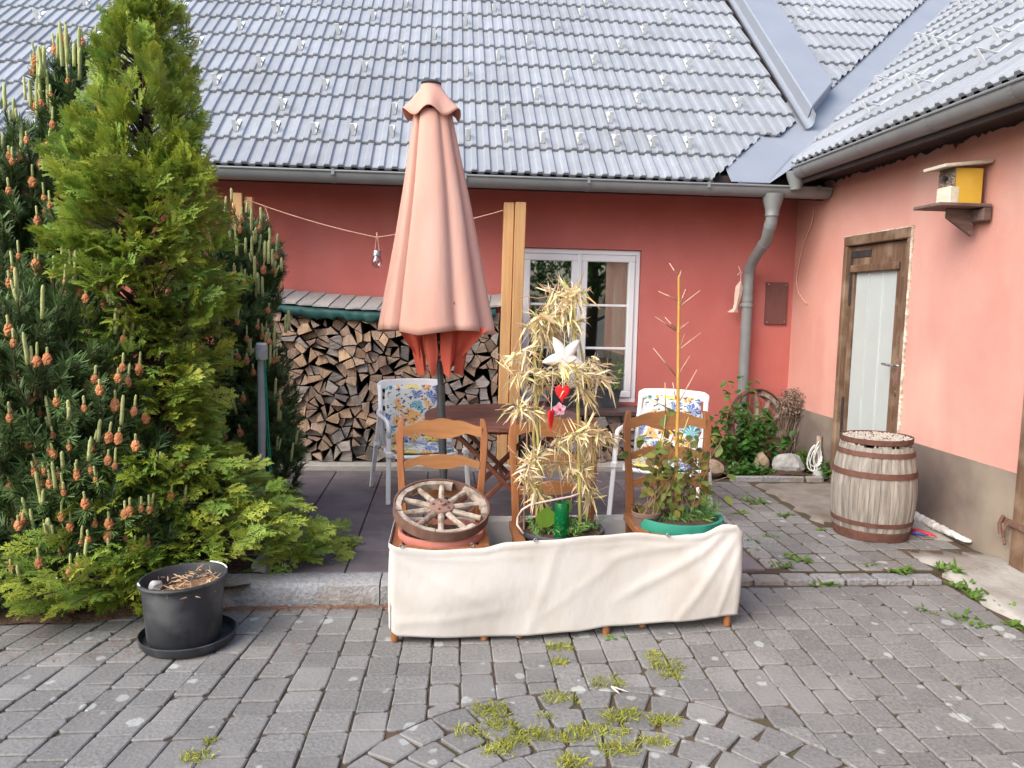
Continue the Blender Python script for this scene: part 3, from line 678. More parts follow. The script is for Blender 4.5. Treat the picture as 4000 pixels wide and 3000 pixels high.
# raised sheet strip with its side tray, and the valley sheet
mb = MB(); lo, hi = 7.42, 12.0
def mp_(x, Y, h): s_ = (Y-YE)/math.cos(TA); return Vector((x, YE, ZE))+ES*s_+EN*h
for (xa, xb, h0, h1, ya, yb) in ((3.40, 3.80, -.05, .17, lo, lo+.42),):
    P = [mp_(xa, ya, h1), mp_(xb, yb, h1), mp_(xb, hi, h1), mp_(xa, hi, h1)]; Q = [mp_(xa, ya, h0), mp_(xb, yb, h0), mp_(xb, hi, h0), mp_(xa, hi, h0)]
    mb.add(P+Q, [(0, 1, 2, 3), (0, 4, 5, 1), (1, 5, 6, 2), (3, 7, 4, 0)])
mb.build('raised_flashing', m_sheet, roof, bevel=.01)
mb = MB(); V = []; F = []
for Y in (lo-.13, hi):
    for k in range(9):
        a = math.pi*k/8; V.append(mp_(3.365-.052*math.cos(a)*1.0, Y+(.04*k/8), .05-.05*math.sin(a)+.02*k/8+.02))
    V.append(mp_(3.41, Y+.05, .16))
for i in range(9): F.append((i, i+1, 10+i+1, 10+i))
mb.add(V, F); mb.build('verge_tray', m_sheet, roof, smooth='a')
mb = MB(); Vv = [Vector((2.46, 6.60, 2.606)), Vector((2.735, 6.60, 2.615)), Vector((2.935, 6.43, 2.776))]
for Y in (6.80, 12.0):
    v = Vector((xv(Y), Y, 2.6+.869*(Y-6.6))); a = v-VNm*.42; b = v+VNm*.36
    Vv += [Vector((a.x, a.y, 2.6+.869*(a.y-6.6)+.006)), v+Vector((0, 0, .012)), Vector((b.x, b.y, 2.74+.795*(b.x-2.9)+.006))]
mb.add(Vv, [(0, 1, 4, 3), (1, 2, 5, 4), (3, 4, 7, 6), (4, 5, 8, 7)]); mb.build('valley_sheet', m_sheet, roof)
mb = MB(); 
P = [mp_(2.40, 6.61, .013), mp_(2.72, 6.61, .013), mp_(3.10, 6.98, .013), mp_(2.85, 7.25, .013), mp_(2.40, 7.2, .013)]; mb.add(P, [(0, 1, 2, 3, 4)])
mb.build('corner_sheet', m_sheet, roof)

def gutter(mb, a, b, r=.075, out=Vector((0, -1, 0)), n=12):
    a = Vector(a); b = Vector(b); up = Vector((0, 0, 1)); V = []; F = []
    for p in (a, b):
        for k in range(n+1):
            t = math.pi*k/n; V.append(p+out*(r*math.cos(t))-up*(r*1.15*math.sin(t)))
        for k in range(n, -1, -1):
            t = math.pi*k/n; V.append(p+out*((r-.004)*math.cos(t))-up*((r-.004)*1.15*math.sin(t)-.001))
    m_ = 2*(n+1)
    for k in range(m_): F.append((k, (k+1) % m_, m_+(k+1) % m_, m_+k))
    F += [tuple(range(n+1)), tuple(m_+k for k in range(n, -1, -1))]
    mb.add(V, F); mb.tube([a+out*(r+.004), b+out*(r+.004)], .0095, 8)
mb = MB(); gutter(mb, (-7, 6.605, 2.582), (3.262, 6.605, 2.582)); gobj = mb.build('gutter', m_gut, house, smooth='a')
for x in [aty(p, 700, 6.53).x for p in (810, 1300, 1817, 2300, 2770, 3200)]:
    mb = MB(); V = []; F = []
    for dx in (-.015, .015):
        for k in range(11):
            t = math.pi*k/10; V.append((x+dx, 6.605-.0785*math.cos(t), 2.583-.0785*1.15*math.sin(t)))
    for k in range(10): F.append((k, k+1, 11+k+1, 11+k))
    mb.add(V, F); mb.bb(x-.012, x+.012, 6.517, 6.53, 2.55, 2.598); mb.build('bracket', m_gut, gobj)
# downpipe with hopper
dp = empty('downpipe', (2.86, 7.1, .1), parent=house)
mb = MB(); hx = 2.775
mb.lathe([(.098, 2.525), (.092, 2.50), (.062, 2.40), (.058, 2.375), (.06, 2.34), (.052, 2.34)], (hx, 6.605, 0), 20); mb.build('hopper', m_gut, dp, smooth='a')
px = aty(2928, 1008, 7.11).x
mb = MB(); path = [(hx, 6.605, 2.40), (hx, 6.61, 2.30), (hx-.005, 6.64, 2.235), (hx+.02, 6.74, 2.15), (px-.01, 7.0, 1.985), (px, 7.09, 1.90), (px, 7.11, 1.80), (px, 7.11, .05)]
mb.tube(path, .05, 16); mb.build('pipe', m_gut, dp, smooth='a')
for (i0, t0) in ((1, .2), (3, .15), (4, .9), (6, .02), (6, .08)):
    a = Vector(path[i0]); b = Vector(path[i0+1]); d = (b-a).normalized(); c = a.lerp(b, t0)
    mb = MB(); mb.tube([c, c+d*.045], .054, 16); mb.build('joint_ring', m_gut, dp, smooth='a')
mb = MB(); mb.lathe([(.054, 1.56), (.057, 1.565), (.057, 1.59), (.054, 1.595)], (px, 7.11, 0), 16); mb.bb(px-.075, px-.05, 7.09, 7.12, 1.565, 1.59); mb.bb(px-.012, px+.012, 7.15, 7.23, 1.567, 1.588); mb.build('pipe_clamp', m_gut, dp)

# ================================================================== SIDE WING
wing = empty('outbuilding', (XW, 5.5, .1), 'pale pink outbuilding wing with brown door and grey plinth', 'outbuilding')
DY0, DY1, DZ0, DZ1 = 5.335, 6.285, .10, 2.150
mb = MB(); ring_wall(mb, -1.5, YW+.6, -.1, 3.0, DY0, DY1, -.05, DZ1, lambda a, z, d: (XW+d, a, z)); mb.build('wall', m_pink, wing)
mb = MB(); mb.bb(XW-.012, XW+.05, -1.5, DY0-.005, -.12, .638); mb.bb(XW-.012, XW+.05, DY1+.005, YW-.003, -.12, .638); mb.build('plinth', m_plinth, wing)
mb = MB(); mb.bb(XW-.34, XW-.002, -1.5, YW-.5, 2.66, 2.72); mb.bb(XW-.33, XW-.30, -1.5, YW-.6, 2.60, 2.74); mb.build('eaves_shade_board', m_soff, wing)  # wing eaves: shade put in as dark boards
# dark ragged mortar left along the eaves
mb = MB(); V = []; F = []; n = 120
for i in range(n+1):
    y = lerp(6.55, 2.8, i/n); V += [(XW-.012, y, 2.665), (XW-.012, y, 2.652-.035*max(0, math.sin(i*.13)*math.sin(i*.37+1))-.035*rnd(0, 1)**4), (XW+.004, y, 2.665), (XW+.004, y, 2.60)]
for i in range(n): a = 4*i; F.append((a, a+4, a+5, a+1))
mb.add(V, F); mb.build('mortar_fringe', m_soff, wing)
wroof = empty('roof', (XE, 5, ZW2), parent=wing)
decking([Vector((XE+.05, -2, ZW2))-FN*.02+FS*.02, Vector((XE+.05, -2, ZW2))+FS*6-FN*.02, Vector((XE+.05, 14, ZW2))+FS*6-FN*.02, Vector((XE+.05, 6.75, ZW2))-FN*.02+FS*.02], 'decking', wroof)
EXW = Vector((0, -1, 0)); nw = 0
for row in range(0, 14):
    for i in range(0, 40):
        o = Vector((XE, 12-i*TW, ZW2))+FS*(row*TG)+FN*(.004+rnd(-.002, .002))
        c = o+EXW*TW/2+FS*.2
        if not inview(c.x, c.y, c.z, 200): continue
        ds = [vdist(o+EXW*a+FS*b) for a in (0, TW) for b in (0, TG)]; lim = .175
        if max(ds) < lim: continue
        m4 = basis(EXW, FS, FN, o)
        if min(ds) < lim:
            me = cut_tile(m4, vq+VNm*lim, -VNm)
            if me is None: continue
        else: me = TILE
        inst('roof_tile', me, m4, wroof); nw += 1
        hook = (row in (1,)) and i % 2 == 0 or (row == 2 and i % 3 == 0) or (row >= 3 and (i-row) % 3 == 0)
        if hook and min(ds) > lim+.03:
            ho = o+EXW*(TW/3+.02)+FS*.09+FN*.03; inst('snow_guard', HOOK, basis(EXW, FS, FN, ho), wroof)
print('tiles', nt, nw)
mb = MB(); gutter(mb, (2.925, -1.5, 2.72), (2.925, 6.42, 2.72), .075, Vector((-1, 0, 0))); g2 = mb.build('gutter', m_gut, wing, smooth='a')
for y in (6.28, 5.42, 4.62, 3.9):
    mb = MB(); V = []; F = []
    for dx in (-.014, .014):
        for k in range(11):
            t = math.pi*k/10; V.append((2.925-.0785*math.cos(t), y+dx, 2.72-.0785*1.15*math.sin(t)))
    for k in range(10): F.append((k, k+1, 11+k+1, 11+k))
    mb.add(V, F); mb.build('bracket', m_gut, g2)
mb = MB(); mb.lathe([(.088, 2.70), (.08, 2.66), (.052, 2.585), (.046, 2.55)], (2.925, 6.50, 0), 18); mb.build('outlet', m_gut, g2, smooth='a')
m_seam = M('pale seam strip', (.50, .56, .54), (.55, .6, .58), 5, .4, 0)
# door
door = empty('door', (XW+.1, (DY0+DY1)/2, DZ0), parent=wing)
mb = MB(); xf = XW-.015
mb.bb(xf, XW+.16, DY0, DY0+.055, DZ0, DZ1-.08); mb.bb(xf, XW+.16, DY1-.055, DY1, DZ0, DZ1-.08); mb.bb(xf, XW+.16, DY0, DY1, DZ1-.078, DZ1); mb.build('door_frame', m_door, door, bevel=.006)
mb = MB(); V = []; F = []; n = 90
def edge_strip(P0, P1, wd, nrm, n=60):
    mbx = MB(); V = []; F = []; d = (P1-P0)
    for i in range(n+1):
        p = P0+d*(i/n); w1 = wd*rnd(.35, 1.1); V += [p-nrm*.002, p+wdv*w1, p+wdv*w1+Vector((-.012, 0, 0)), p+Vector((-.02, 0, 0))]
    for i in range(n):
        a = 4*i
        for q in range(4): F.append((a+q, a+(q+1) % 4, a+4+(q+1) % 4, a+4+q))
    mbx.add(V, F); return mbx
wdv = Vector((0, -1, 0)); edge_strip(Vector((XW+.002, DY0+.004, .66)), Vector((XW+.002, DY0+.004, DZ1)), .018, Vector((0, 0, 0))).build('chipped_edge', m_dtrim, door)
wdv = Vector((0, 0, 1)); edge_strip(Vector((XW+.002, DY0, DZ1-.004)), Vector((XW+.002, DY1, DZ1-.004)), .012, Vector((0, 0, 0))).build('chipped_edge', m_dtrim, door)
LY0, LY1, LZ0, LZ1 = DY0+.06, DY1-.06, DZ0+.01, DZ1-.085
lx = XW+.03
leaf = MB(); sw = .13
leaf.bb(lx, lx+.05, LY0, LY0+.165, LZ0, LZ1); leaf.bb(lx, lx+.05, LY1-.055, LY1, LZ0, LZ1); leaf.bb(lx+.001, lx+.049, LY0+.166, LY1-.056, LZ1-.17, LZ1); leaf.bb(lx+.001, lx+.049, LY0+.166, LY1-.056, LZ0, LZ0+.16)
dl = leaf.build('door_leaf', m_door, door, bevel=.004)
mb = MB(); mb.bb(lx-.025, lx-.002, LY0+.12, LY1-.03, LZ1-.21, LZ1-.15); mb.build('batten', m_door, dl, bevel=.006)
py0, py1 = LY0+.168, LY1-.058; pw = (py1-py0)/3
for k in range(3):
    mb = MB(); mb.bb(lx+.018, lx+.03, py0+k*pw+.0055, py0+(k+1)*pw-.0055, LZ0+.16, LZ1-.172); mb.build('panel', m_panel, dl, bevel=.003)
for k in (1, 2):
    mb = MB(); mb.bb(lx+.012, lx+.034, py0+k*pw-.005, py0+k*pw+.005, LZ0+.16, LZ1-.172); mb.build('seam_strip', m_seam, dl)
mb = MB(); hz = LZ1-.055; mb.bb(lx-.006, lx-.001, LY1-.30, LY1+.012, hz-.035, hz+.02); mb.bb(lx-.0065, lx-.0015, LY1-.03, LY1+.012, hz-.42, hz-.03); mb.build('hinge', m_black, dl)
mb = MB(); hz = LZ0+.42; mb.bb(lx-.006, lx-.001, LY1-.28, LY1+.012, hz-.035, hz+.02); mb.bb(lx-.0065, lx-.0015, LY1-.03, LY1+.012, hz+.03, hz+.3); mb.build('hinge', m_black, dl)
hp = atx(3480, 1425, lx)
mb = MB(); hy, hz = LY0+.06, hp.z; mb.tube([(lx, hy, hz), (lx-.05, hy, hz), (lx-.055, hy+.02, hz), (lx-.055, hy+.12, hz+.006)], .010, 8); mb.bb(lx-.006, lx-.001, hy-.022, hy+.022, hz-.13, hz+.05); mb.build('door_handle', m_steel, dl, smooth='a')
mb = MB(); mb.lathe([(.004, 0), (.02, .004), (.022, .01), (.012, .014), (0, .014)], (lx-.002, hy, hz-.2), 12, rot=Matrix.Rotation(R(-90), 3, 'Y')); mb.build('lock', m_iron, dl)
# frame of the next door along the wing, cut by the picture edge
nd_door = empty('neighbouring_door', (XW, 3.6, .05), parent=wing)
mb = MB(); mb.bb(XW-.03, XW+.02, 4.0, 4.125, 0.0, 2.2); mb.bb(XW-.03, XW+.02, 2.9, 3.0, 0, 2.2); mb.bb(XW-.029, XW+.02, 3.0, 4.0, 2.1, 2.2); mb.build('door_frame', m_door, nd_door, bevel=.008)
mb = MB(); mb.bb(XW-.02, XW-.013, 3.0, 4.0, .02, 2.1); mb.build('door_leaf', m_door, nd_door)
mb = MB(); b0 = atx(3945, 2040, XW-.04); mb.bar(b0+Vector((0, .05, 0)), b0-Vector((0, .16, .01)), .02, .03); mb.tube([b0, b0+Vector((-.02, .02, -.05)), b0+Vector((-.01, .03, -.1)), b0+Vector((-.02, .0, -.13))], .009, 6); mb.tube([b0+Vector((-.02, .03, .03)), b0+Vector((-.025, .05, -.02)), b0+Vector((-.02, .04, -.08))], .011, 6); mb.build('hasp', m_iron, nd_door)

# ================================================================== FIREWOOD
rsw = random.Random(21)
def voronoi(x0, x1, z0, z1, n, top):
    pts = []
    tries = 0; A = (x1-x0)*(z1-z0); md = math.sqrt(A/n)*.72
    while len(pts) < n and tries < 60000:
        tries += 1; p = (rsw.uniform(x0, x1), rsw.uniform(z0, z1))
        if p[1] > top(p[0]): continue
        if all((p[0]-q[0])**2*.8+(p[1]-q[1])**2*1.35 > md*md for q in pts): pts.append(p)
    cells = []
    for p in pts:
        poly = [(x0, z0), (x1, z0), (x1, z1+.2), (x0, z1+.2)]
        for q in sorted(pts, key=lambda t: (t[0]-p[0])**2+(t[1]-p[1])**2)[1:22]:
            dx, dz = q[0]-p[0], (q[1]-p[1]); L = math.hypot(dx, dz); w = rsw.uniform(.42, .58)
            poly = clip(poly, p[0]+dx*.5, p[1]+dz*.5, dx/L, dz/L)
        t0 = top(p[0]-.05); t1 = top(p[0]+.05); nx, nz = -(t1-t0), .1; L = math.hypot(nx, nz)
        poly = clip(poly, p[0], top(p[0]), nx/L, nz/L)
        if len(poly) >= 3: cells.append(poly)
    return cells
def split_cells(cells, big):
    out = []
    for c in cells:
        a = abs(area(c)); k = len(c)
        if a > big*.8 and rsw.random() < .55 and k >= 4:
            cx, cz = ctr(c); th = rsw.uniform(0, math.pi); nx, nz = math.cos(th), math.sin(th)
            out += [clip(c, cx, cz, nx, nz), clip(c, cx, cz, -nx, -nz)]
        else: out.append(c)
    return [dedupe(c, .012) for c in out]
LOGS = []
def make_logs(cells, yf, depth, label, group, greyf):
    for c in cells:
        if len(c) < 3: continue
        if area(c) < 0: c = c[::-1]
        while len(c) > 5 or (len(c) > 4 and rsw.random() < .75) or (len(c) == 4 and rsw.random() < .22):      # drop the shortest edge: split wood has few, straight sides
            L = [math.hypot(c[i][0]-c[i-1][0], c[i][1]-c[i-1][1]) for i in range(len(c))]; i = L.index(min(L)); del c[i]
        c = inset(c, rsw.choice((.0015, .002, .003, .005)))
        if len(c) < 3 or abs(area(c)) < .0009: continue
        LOGS.append((abs(area(c))*(1 if -1.36 < ctr(c)[0] else .2), c, yf, depth, label, group, greyf(*ctr(c))))
def log_mesh(mb, c, yf, depth):
    cx, cz = ctr(c); n = len(c); y0 = yf+rsw.uniform(-.04, .04); a = rsw.uniform(-.10, .10); ca, sa_ = math.cos(a), math.sin(a); tiltx, tiltz = rsw.uniform(-.2, .2), rsw.uniform(-.2, .2)
    P = [(cx+(p[0]-cx)*ca-(p[1]-cz)*sa_, cz+(p[0]-cx)*sa_+(p[1]-cz)*ca) for p in c]
    Q = []
    for i in range(n):                                   # edges bow a little, as bark and torn fibres do
        p, q = P[i], P[(i+1) % n]; b = rsw.uniform(-.004, .006); ex, ey = q[0]-p[0], q[1]-p[1]; L = math.hypot(ex, ey) or 1
        Q += [p, ((p[0]+q[0])/2+ey/L*b, (p[1]+q[1])/2-ex/L*b)]
    P = Q; n = len(P)
    F0 = [Vector((p[0], y0+(p[0]-cx)*tiltx+(p[1]-cz)*tiltz+rsw.uniform(-.003, .003), p[1])) for p in P]
    ins = [Vector((lerp(p.x, cx, .06), p.y-.003, lerp(p.z, cz, .06))) for p in F0]
    B = [Vector((lerp(p[0], cx, .04), yf+depth, lerp(p[1], cz, .04))) for p in P]
    k = len(mb.v); mb.add(ins+F0+B, [tuple(range(n-1, -1, -1))], 0)
    for i in range(n):
        j = (i+1) % n; mb.f += [(k+i, k+n+i, k+n+j, k+j), (k+n+i, k+2*n+i, k+2*n+j, k+n+j)]; mb.mi += [0, 1]
    return cx, min(p[1] for p in P)
topL = lambda x: 1.47-.055*math.sin(max(0, min(1, (x+1.5)/2.0))*math.pi)
gl = lambda x, z: (.22+.75*sm((.62-z)/.5)+.55*sm((x-.0)/.5)+.5*math.exp(-((z-.78)/.09)**2)*.8) if z < 1.2 or x > .1 else .14
make_logs(split_cells(voronoi(-1.45, .455, .155, 1.47, 285, topL), .0105), 6.76, .40,
          'split firewood log, end-on in the tall woodpile against the red wall', 'logs in the tall woodpile', gl)
make_logs(split_cells(voronoi(.66, 2.10, .155, .565, 62, lambda x: .565), .0135), 6.80, .36,
          'split firewood log in the low row under the brown board', 'logs under the window board', lambda x, z: .62)
make_logs(split_cells(voronoi(.462, .652, .155, 1.40, 16, lambda x: 1.40), .0135), 6.86, .32,
          'split firewood log wedged behind the timber post', 'logs behind the post', lambda x, z: .6)
LOGS.sort(key=lambda t: -t[0]); restlog = {}
for k, (ar, c, yf, depth, label, group, g) in enumerate(LOGS):
    r_ = rsw.random(); me_ = m_end_grey if r_ < g else (m_end_brown if r_ < g+.36 else m_end_tan)
    if k < 300:
        mb = MB(); cx, zb = log_mesh(mb, c, yf, depth); mb.build('firewood_log', [me_, m_bark], label=label, cat='firewood', group=group, origin=(cx, yf+depth/2, zb))
    else: log_mesh(restlog.setdefault(0, MB()), c, yf, depth)
if restlog: tag(restlog[0].build('small_firewood', [m_end_brown, m_bark]), 'small split sticks filling the gaps of the woodpile', 'firewood', kind='stuff')
print('logs', len(LOGS))
# dark sheets added for the shade behind and between the logs
mb = MB(); mb.bb(-1.66, 2.12, 7.17, 7.215, .153, .56); mb.bb(-1.66, .60, 7.172, 7.214, .562, 1.36); mb.build('log_shade_sheet', m_soff, label='dark sheet added as shade behind the stacked firewood', cat='shade sheet')
# cover of felt shingles over a green tarp
cov = empty('woodpile_cover', (-.5, 6.9, 1.45), 'sagging strip of grey felt shingles laid on top of the woodpile', 'cover')
for k in range(16):
    x0 = -1.66+k*.135; x1 = x0+.133; mb = MB(); V = []; F = []
    sk = .04
    for j in range(4):
        t = j/3
        for i in range(3):
            x = lerp(x0, x1, i/2); zt = topL(x)+.045; y = lerp(6.70, 7.18, t); fr = rnd(-.012, .012) if j == 0 else 0
            V.append((x+sk*t, y+fr, zt+.022+.10*t+(.004*(i-1))))
    nV = len(V); V += [(v[0], v[1], v[2]-.014) for v in V]
    for j in range(3):
        for i in range(2): a = j*3+i; F += [(a, a+1, a+4, a+3), (nV+a, nV+a+3, nV+a+4, nV+a+1)]
    F += [(0, nV, nV+1, 1), (1, nV+1, nV+2, 2), (0, 3, nV+3, nV), (3, 6, nV+6, nV+3), (6, 9, nV+9, nV+6), (2, nV+2, nV+5, 5), (5, nV+5, nV+8, 8), (8, nV+8, nV+11, 11)]
    mb.add(V, F); mb.build('shingle', m_felt, cov)
mb = MB(); V = []; F = []; n = 60; rows = 7
for i in range(n+1):
    x = lerp(-1.5, .42, i/n); s = .5+.5*math.sin(i*.9)*math.sin(i*.37)+rnd(-.5, .9); w = sm((x+1.5)/.3)*sm((.5-x)/.2)
    prof = [(7.15, .062), (6.74, .045), (6.70, .035), (6.685, .015-.01*s), (6.69, -.02-.02*s), (6.70, -.030*w-.018*s), (6.715, -.03*w-.018*s)]
    for (yy, dz) in prof: V.append((x, yy+rnd(-.009, .009), topL(x)+dz+(rnd(-.008, .008) if dz < .03 else 0)))
for i in range(n):
    for j in range(rows-1): a = i*rows+j; F.append((a, a+1, a+rows+1, a+rows))
mb.add(V, F); mb.build('tarp', m_tarp, smooth=True, label='dark green tarp bunched under the grey shingles of the woodpile', cat='tarp')

# timber posts
def post(xa, xb, ya, yb, z1, lean, label, group):
    mb = MB(); z0 = PZ+.0
    if ya > 6.62: z0 = PZ+.042
    P0 = [Vector((xa, ya, z0)), Vector((xb, ya, z0)), Vector((xb, yb, z0)), Vector((xa, yb, z0))]
    mb.prism([p-Vector((lean*1.2, 0, 0)) for p in P0], Vector((lean*2.2, 0, z1-z0))); mb.build('timber_post', m_timber, bevel=.004, label=label, cat='post', group=group, origin=((xa+xb)/2, (ya+yb)/2, z0))
post(.560, .650, 6.66, 6.752, 2.398, .010, 'fresh orange timber post overlapping the white window frame', None)
post(.467, .553, 6.70, 6.79, 2.398, .010, 'fresh orange timber post standing against the right end of the woodpile', None)
post(-1.755, -1.675, 6.66, 6.74, 2.40, 0, 'orange timber post rising out of the pine beside the string', None)
post(-1.668, -1.60, 6.70, 6.77, 2.375, 0, 'slightly shorter orange timber post where the string is knotted', None)
# string with a hanging bulb
def sag(a, b, s, n=14): return [Vector(a).lerp(Vector(b), i/n)-Vector((0, 0, s*4*(i/n)*(1-i/n))) for i in range(n+1)]
sA = aty(1000, 793, 6.68); sB = aty(1472, 927, 6.66); sC = aty(1965, 822, 6.66)
mb = MB(); mb.tube(sag(sA, sB, .02)+sag(sB, sC, .02)[1:], .004, 5); mb.tube([sA, sA+Vector((-.06, -.02, .02)), sA+Vector((-.1, .0, .0))], .004, 5); mb.tube([sA+Vector((.07, 0, -.02)), sA+Vector((.09, 0, -.08)), sA+Vector((.1, 0, -.12)), sA+Vector((.08, 0, -.14))], .003, 5)
mb.build('string', m_twig, label='thin string slung between the timber posts above the woodpile', cat='string', origin=sB)
bp = aty(1472, 1005, 6.66); bl = empty('hanging_bulb', bp, 'small glass bulb lamp hanging from the string before the red wall', 'lamp')
mb = MB(); mb.lathe([(0, .028), (.03, .028), (.033, .022), (.033, -.012), (.029, -.016)], bp+Vector((0, 0, .025)), 16); mb.build('cap', m_steel, bl, smooth='a')
mb = MB(); mb.lathe([(.026, .01), (.03, .0), (.04, -.02), (.044, -.042), (.038, -.066), (.022, -.082), (0, -.087)], bp, 18); mb.build('globe', m_bulb, bl, smooth=True)
mb = MB(); mb.tube([bp+Vector((-.018, 0, .05)), sB-Vector((.004, 0, 0))], .0025, 5); mb.tube([bp+Vector((.02, 0, .05)), sB+Vector((.006, 0, 0))], .0025, 5); mb.tube([sB, sB+Vector((.0, 0, .04))], .006, 5); mb.build('loop', m_twig, bl)
# board under the window and planter on it
mb = MB(); mb.bb(.665, 2.12, 6.76, 7.20, .572, .612); mb.build('window_board', m_board, bevel=.005, label='long dark brown board lying on firewood below the window', cat='board', origin=(1.4, 7, .572))
ptr = empty('window_planter', (1.33, 7.08, .613), 'black plastic planter box on the brown board under the window', 'planter')
mb = MB(); x0, x1, y0, y1 = .93, 1.60, 7.0, 7.14
P = []
for (z, e) in ((.613, .02), (.76, 0), (.775, -.008), (.785, -.008), (.785, .008), (.74, .014)):
    P += [(x0+e, y0+e*.6, z), (x1-e, y0+e*.6, z), (x1-e, y1-e*.6, z), (x0+e, y1-e*.6, z)]
F = [(3, 2, 1, 0)]
for k in range(5):
    for i in range(4): j = (i+1) % 4; F.append((4*k+i, 4*k+j, 4*k+4+j, 4*k+4+i))
F.append((20, 21, 22, 23)); mb.add(P, F); mb.build('box', m_blk, ptr)
def leaf_at(mb, p, d, n, L, W, col, fold=.15, curl=.15):
    """a single ovate leaf: six faces, slightly folded along its midrib"""
    d = d.normalized(); s = d.cross(n).normalized(); n = s.cross(d).normalized(); V = []; k = 4
    for i in range(k+1):
        t = i/k; w = W*.5*(math.sin(math.pi*min(1, t*.92+.08))**.8); c = p+d*(L*t)-n*(curl*L*t*t)
        V += [c-s*w+n*(fold*w), c, c+s*w+n*(fold*w)]
    F = []
    for i in range(k): a = 3*i; F += [(a, a+1, a+4, a+3), (a+1, a+2, a+5, a+4)]
    mb.add(V, F, 0, col)
def rv(): 
    while True:
        v = Vector((rnd(-1, 1), rnd(-1, 1), rnd(-1, 1)))
        if .05 < v.length < 1: return v.normalized()
mb = MB()
for (x, h) in ((1.56, .26), (1.05, .2), (1.44, .12), (1.2, .09)):
    for k in range(int(h*90)):
        t = rnd(0, 1); p = Vector((x+rnd(-.03, .03)+t*.05, 7.06+rnd(-.03, .03), .76+h*t)); g = rnd(.6, 1.1); leaf_at(mb, p, Vector((rnd(-1, 1), rnd(-1, .4), rnd(-.1, .9))), Vector((0, -.4, 1)), rnd(.03, .055), .025, (g, g, g))
mb.build('plant', m_weed, ptr, kind='stuff', recalc=False)

# ================================================================== PARASOL
PX, PY = -.004, 4.70
um = empty('parasol', (PX, PY, PZ), 'closed salmon pink garden parasol standing behind the wooden chairs', 'parasol')
mb = MB(); mb.tube([(PX, PY, PZ+.02), (PX, PY, 1.02)], .024, 16); mb.tube([(PX, PY, 1.0), (PX, PY, 2.78)], .019, 14); mb.build('pole', m_pole, um, smooth='a')
mb = MB(); mb.lathe([(0, PZ+.004), (.23, PZ+.004), (.235, PZ+.03), (.22, PZ+.05), (.05, PZ+.075), (.035, PZ+.22), (.026, PZ+.22)], (PX, PY, 0), 28); mb.build('base', m_pole, um, smooth='a')
mb = MB(); mb.tube([(PX, PY, 1.0), (PX, PY, 1.05)], .028, 16); mb.build('collar', m_pole, um, smooth='a')
mb = MB(); mb.tube([(PX, PY, 1.22), (PX, PY, 1.36)], .034, 16); mb.build('crank_housing', m_pole, um, smooth='a')
mb = MB(); cz = 1.27; mb.tube([(PX-.005, PY-.035, cz+.05), (PX-.005, PY-.06, cz+.04)], .014, 10); mb.tube([(PX-.02, PY-.065, cz+.06), (PX-.012, PY-.07, cz), (PX+.005, PY-.068, cz-.05)], .008, 8); mb.tube([(PX-.012, PY-.068, cz-.062), (PX+.03, PY-.068, cz-.055)], .011, 8); mb.build('crank', m_chrome, um, smooth=True)
# outer fabric: eight folds gathered round the pole
zt, zb = 2.645, 1.372; NA, NZ = 144, 30
fold_a = [-2.05, -1.30, -.62, .12, .95, 1.75, 2.55, 3.35]; fold_a = [R(-90)+(a) for a in (-.70, .42, 1.10, 1.95, 2.75, 3.45, 4.25, 4.95)]
V = []; F = []
def canopy_r(a, t):
    base = lerp(.112, .338, t**1.0); k = 0
    for i, f in enumerate(fold_a):
        d = abs((a-f+math.pi) % (2*math.pi)-math.pi); wdt = (.065, .16, .15, .17, .17, .17, .17, .15)[i]-.02*t; dep = (.46, .13, .20, .34, .34, .34, .34, .26)[i]
        k = max(k, dep*math.exp(-(d/wdt)**1.6))
    lob = 1+.06*math.cos(2*(a+R(90)))*(1-t)+.03*math.sin(3*a+1.0)
    return base*lob*(1-k)+.003*math.sin(a*9+t*4)*t
for j in range(NZ+1):
    t = j/NZ
    for i in range(NA):
        a = 2*math.pi*i/NA; r_ = canopy_r(a, t); hem = 0
        if j == NZ: pass
        zz = lerp(zt, zb, t)+.03*t**6*abs(math.sin(a*2.0+.5))-.012*t**4
        V.append((PX+r_*math.cos(a)*1.05-.065*t*0, PY+r_*math.sin(a)*.85, zz))
for j in range(NZ):
    for i in range(NA): i2 = (i+1) % NA; F.append((j*NA+i, j*NA+i2, (j+1)*NA+i2, (j+1)*NA+i))
mb = MB(); mb.add(V, F); can = mb.build('canopy', m_canopy, um, smooth=True)
md = can.modifiers.new('solid', 'SOLIDIFY'); md.thickness = .003; md.offset = -1
# vented top flap and finial
mb = MB(); V = []; F = []; NA2, NZ2 = 96, 10
for j in range(NZ2+1):
    t = j/NZ2
    for i in range(NA2):
        a = 2*math.pi*i/NA2; sc_ = .5+.5*math.cos(5*(a+R(96))); r_ = lerp(.050, .155, t**1.1)*(1+.10*t*(sc_-.3)+.06*math.cos(2*a)*t); zz = lerp(2.805, 2.655, t**.9)-.05*t*t*(1-sc_)
        V.append((PX+.0+r_*math.cos(a), PY+r_*math.sin(a)*.9, zz))
for j in range(NZ2):
    for i in range(NA2): i2 = (i+1) % NA2; F.append((j*NA2+i, j*NA2+i2, (j+1)*NA2+i2, (j+1)*NA2+i))
mb.add(V, F); ve = mb.build('top_flap', m_canopy, um, smooth=True); md = ve.modifiers.new('solid', 'SOLIDIFY'); md.thickness = .003
mb = MB(); mb.lathe([(0, 2.82), (.048, 2.818), (.06, 2.806), (.055, 2.80), (0, 2.80)], (PX, PY, 0), 20); mb.build('finial', m_pole, um, smooth='a')
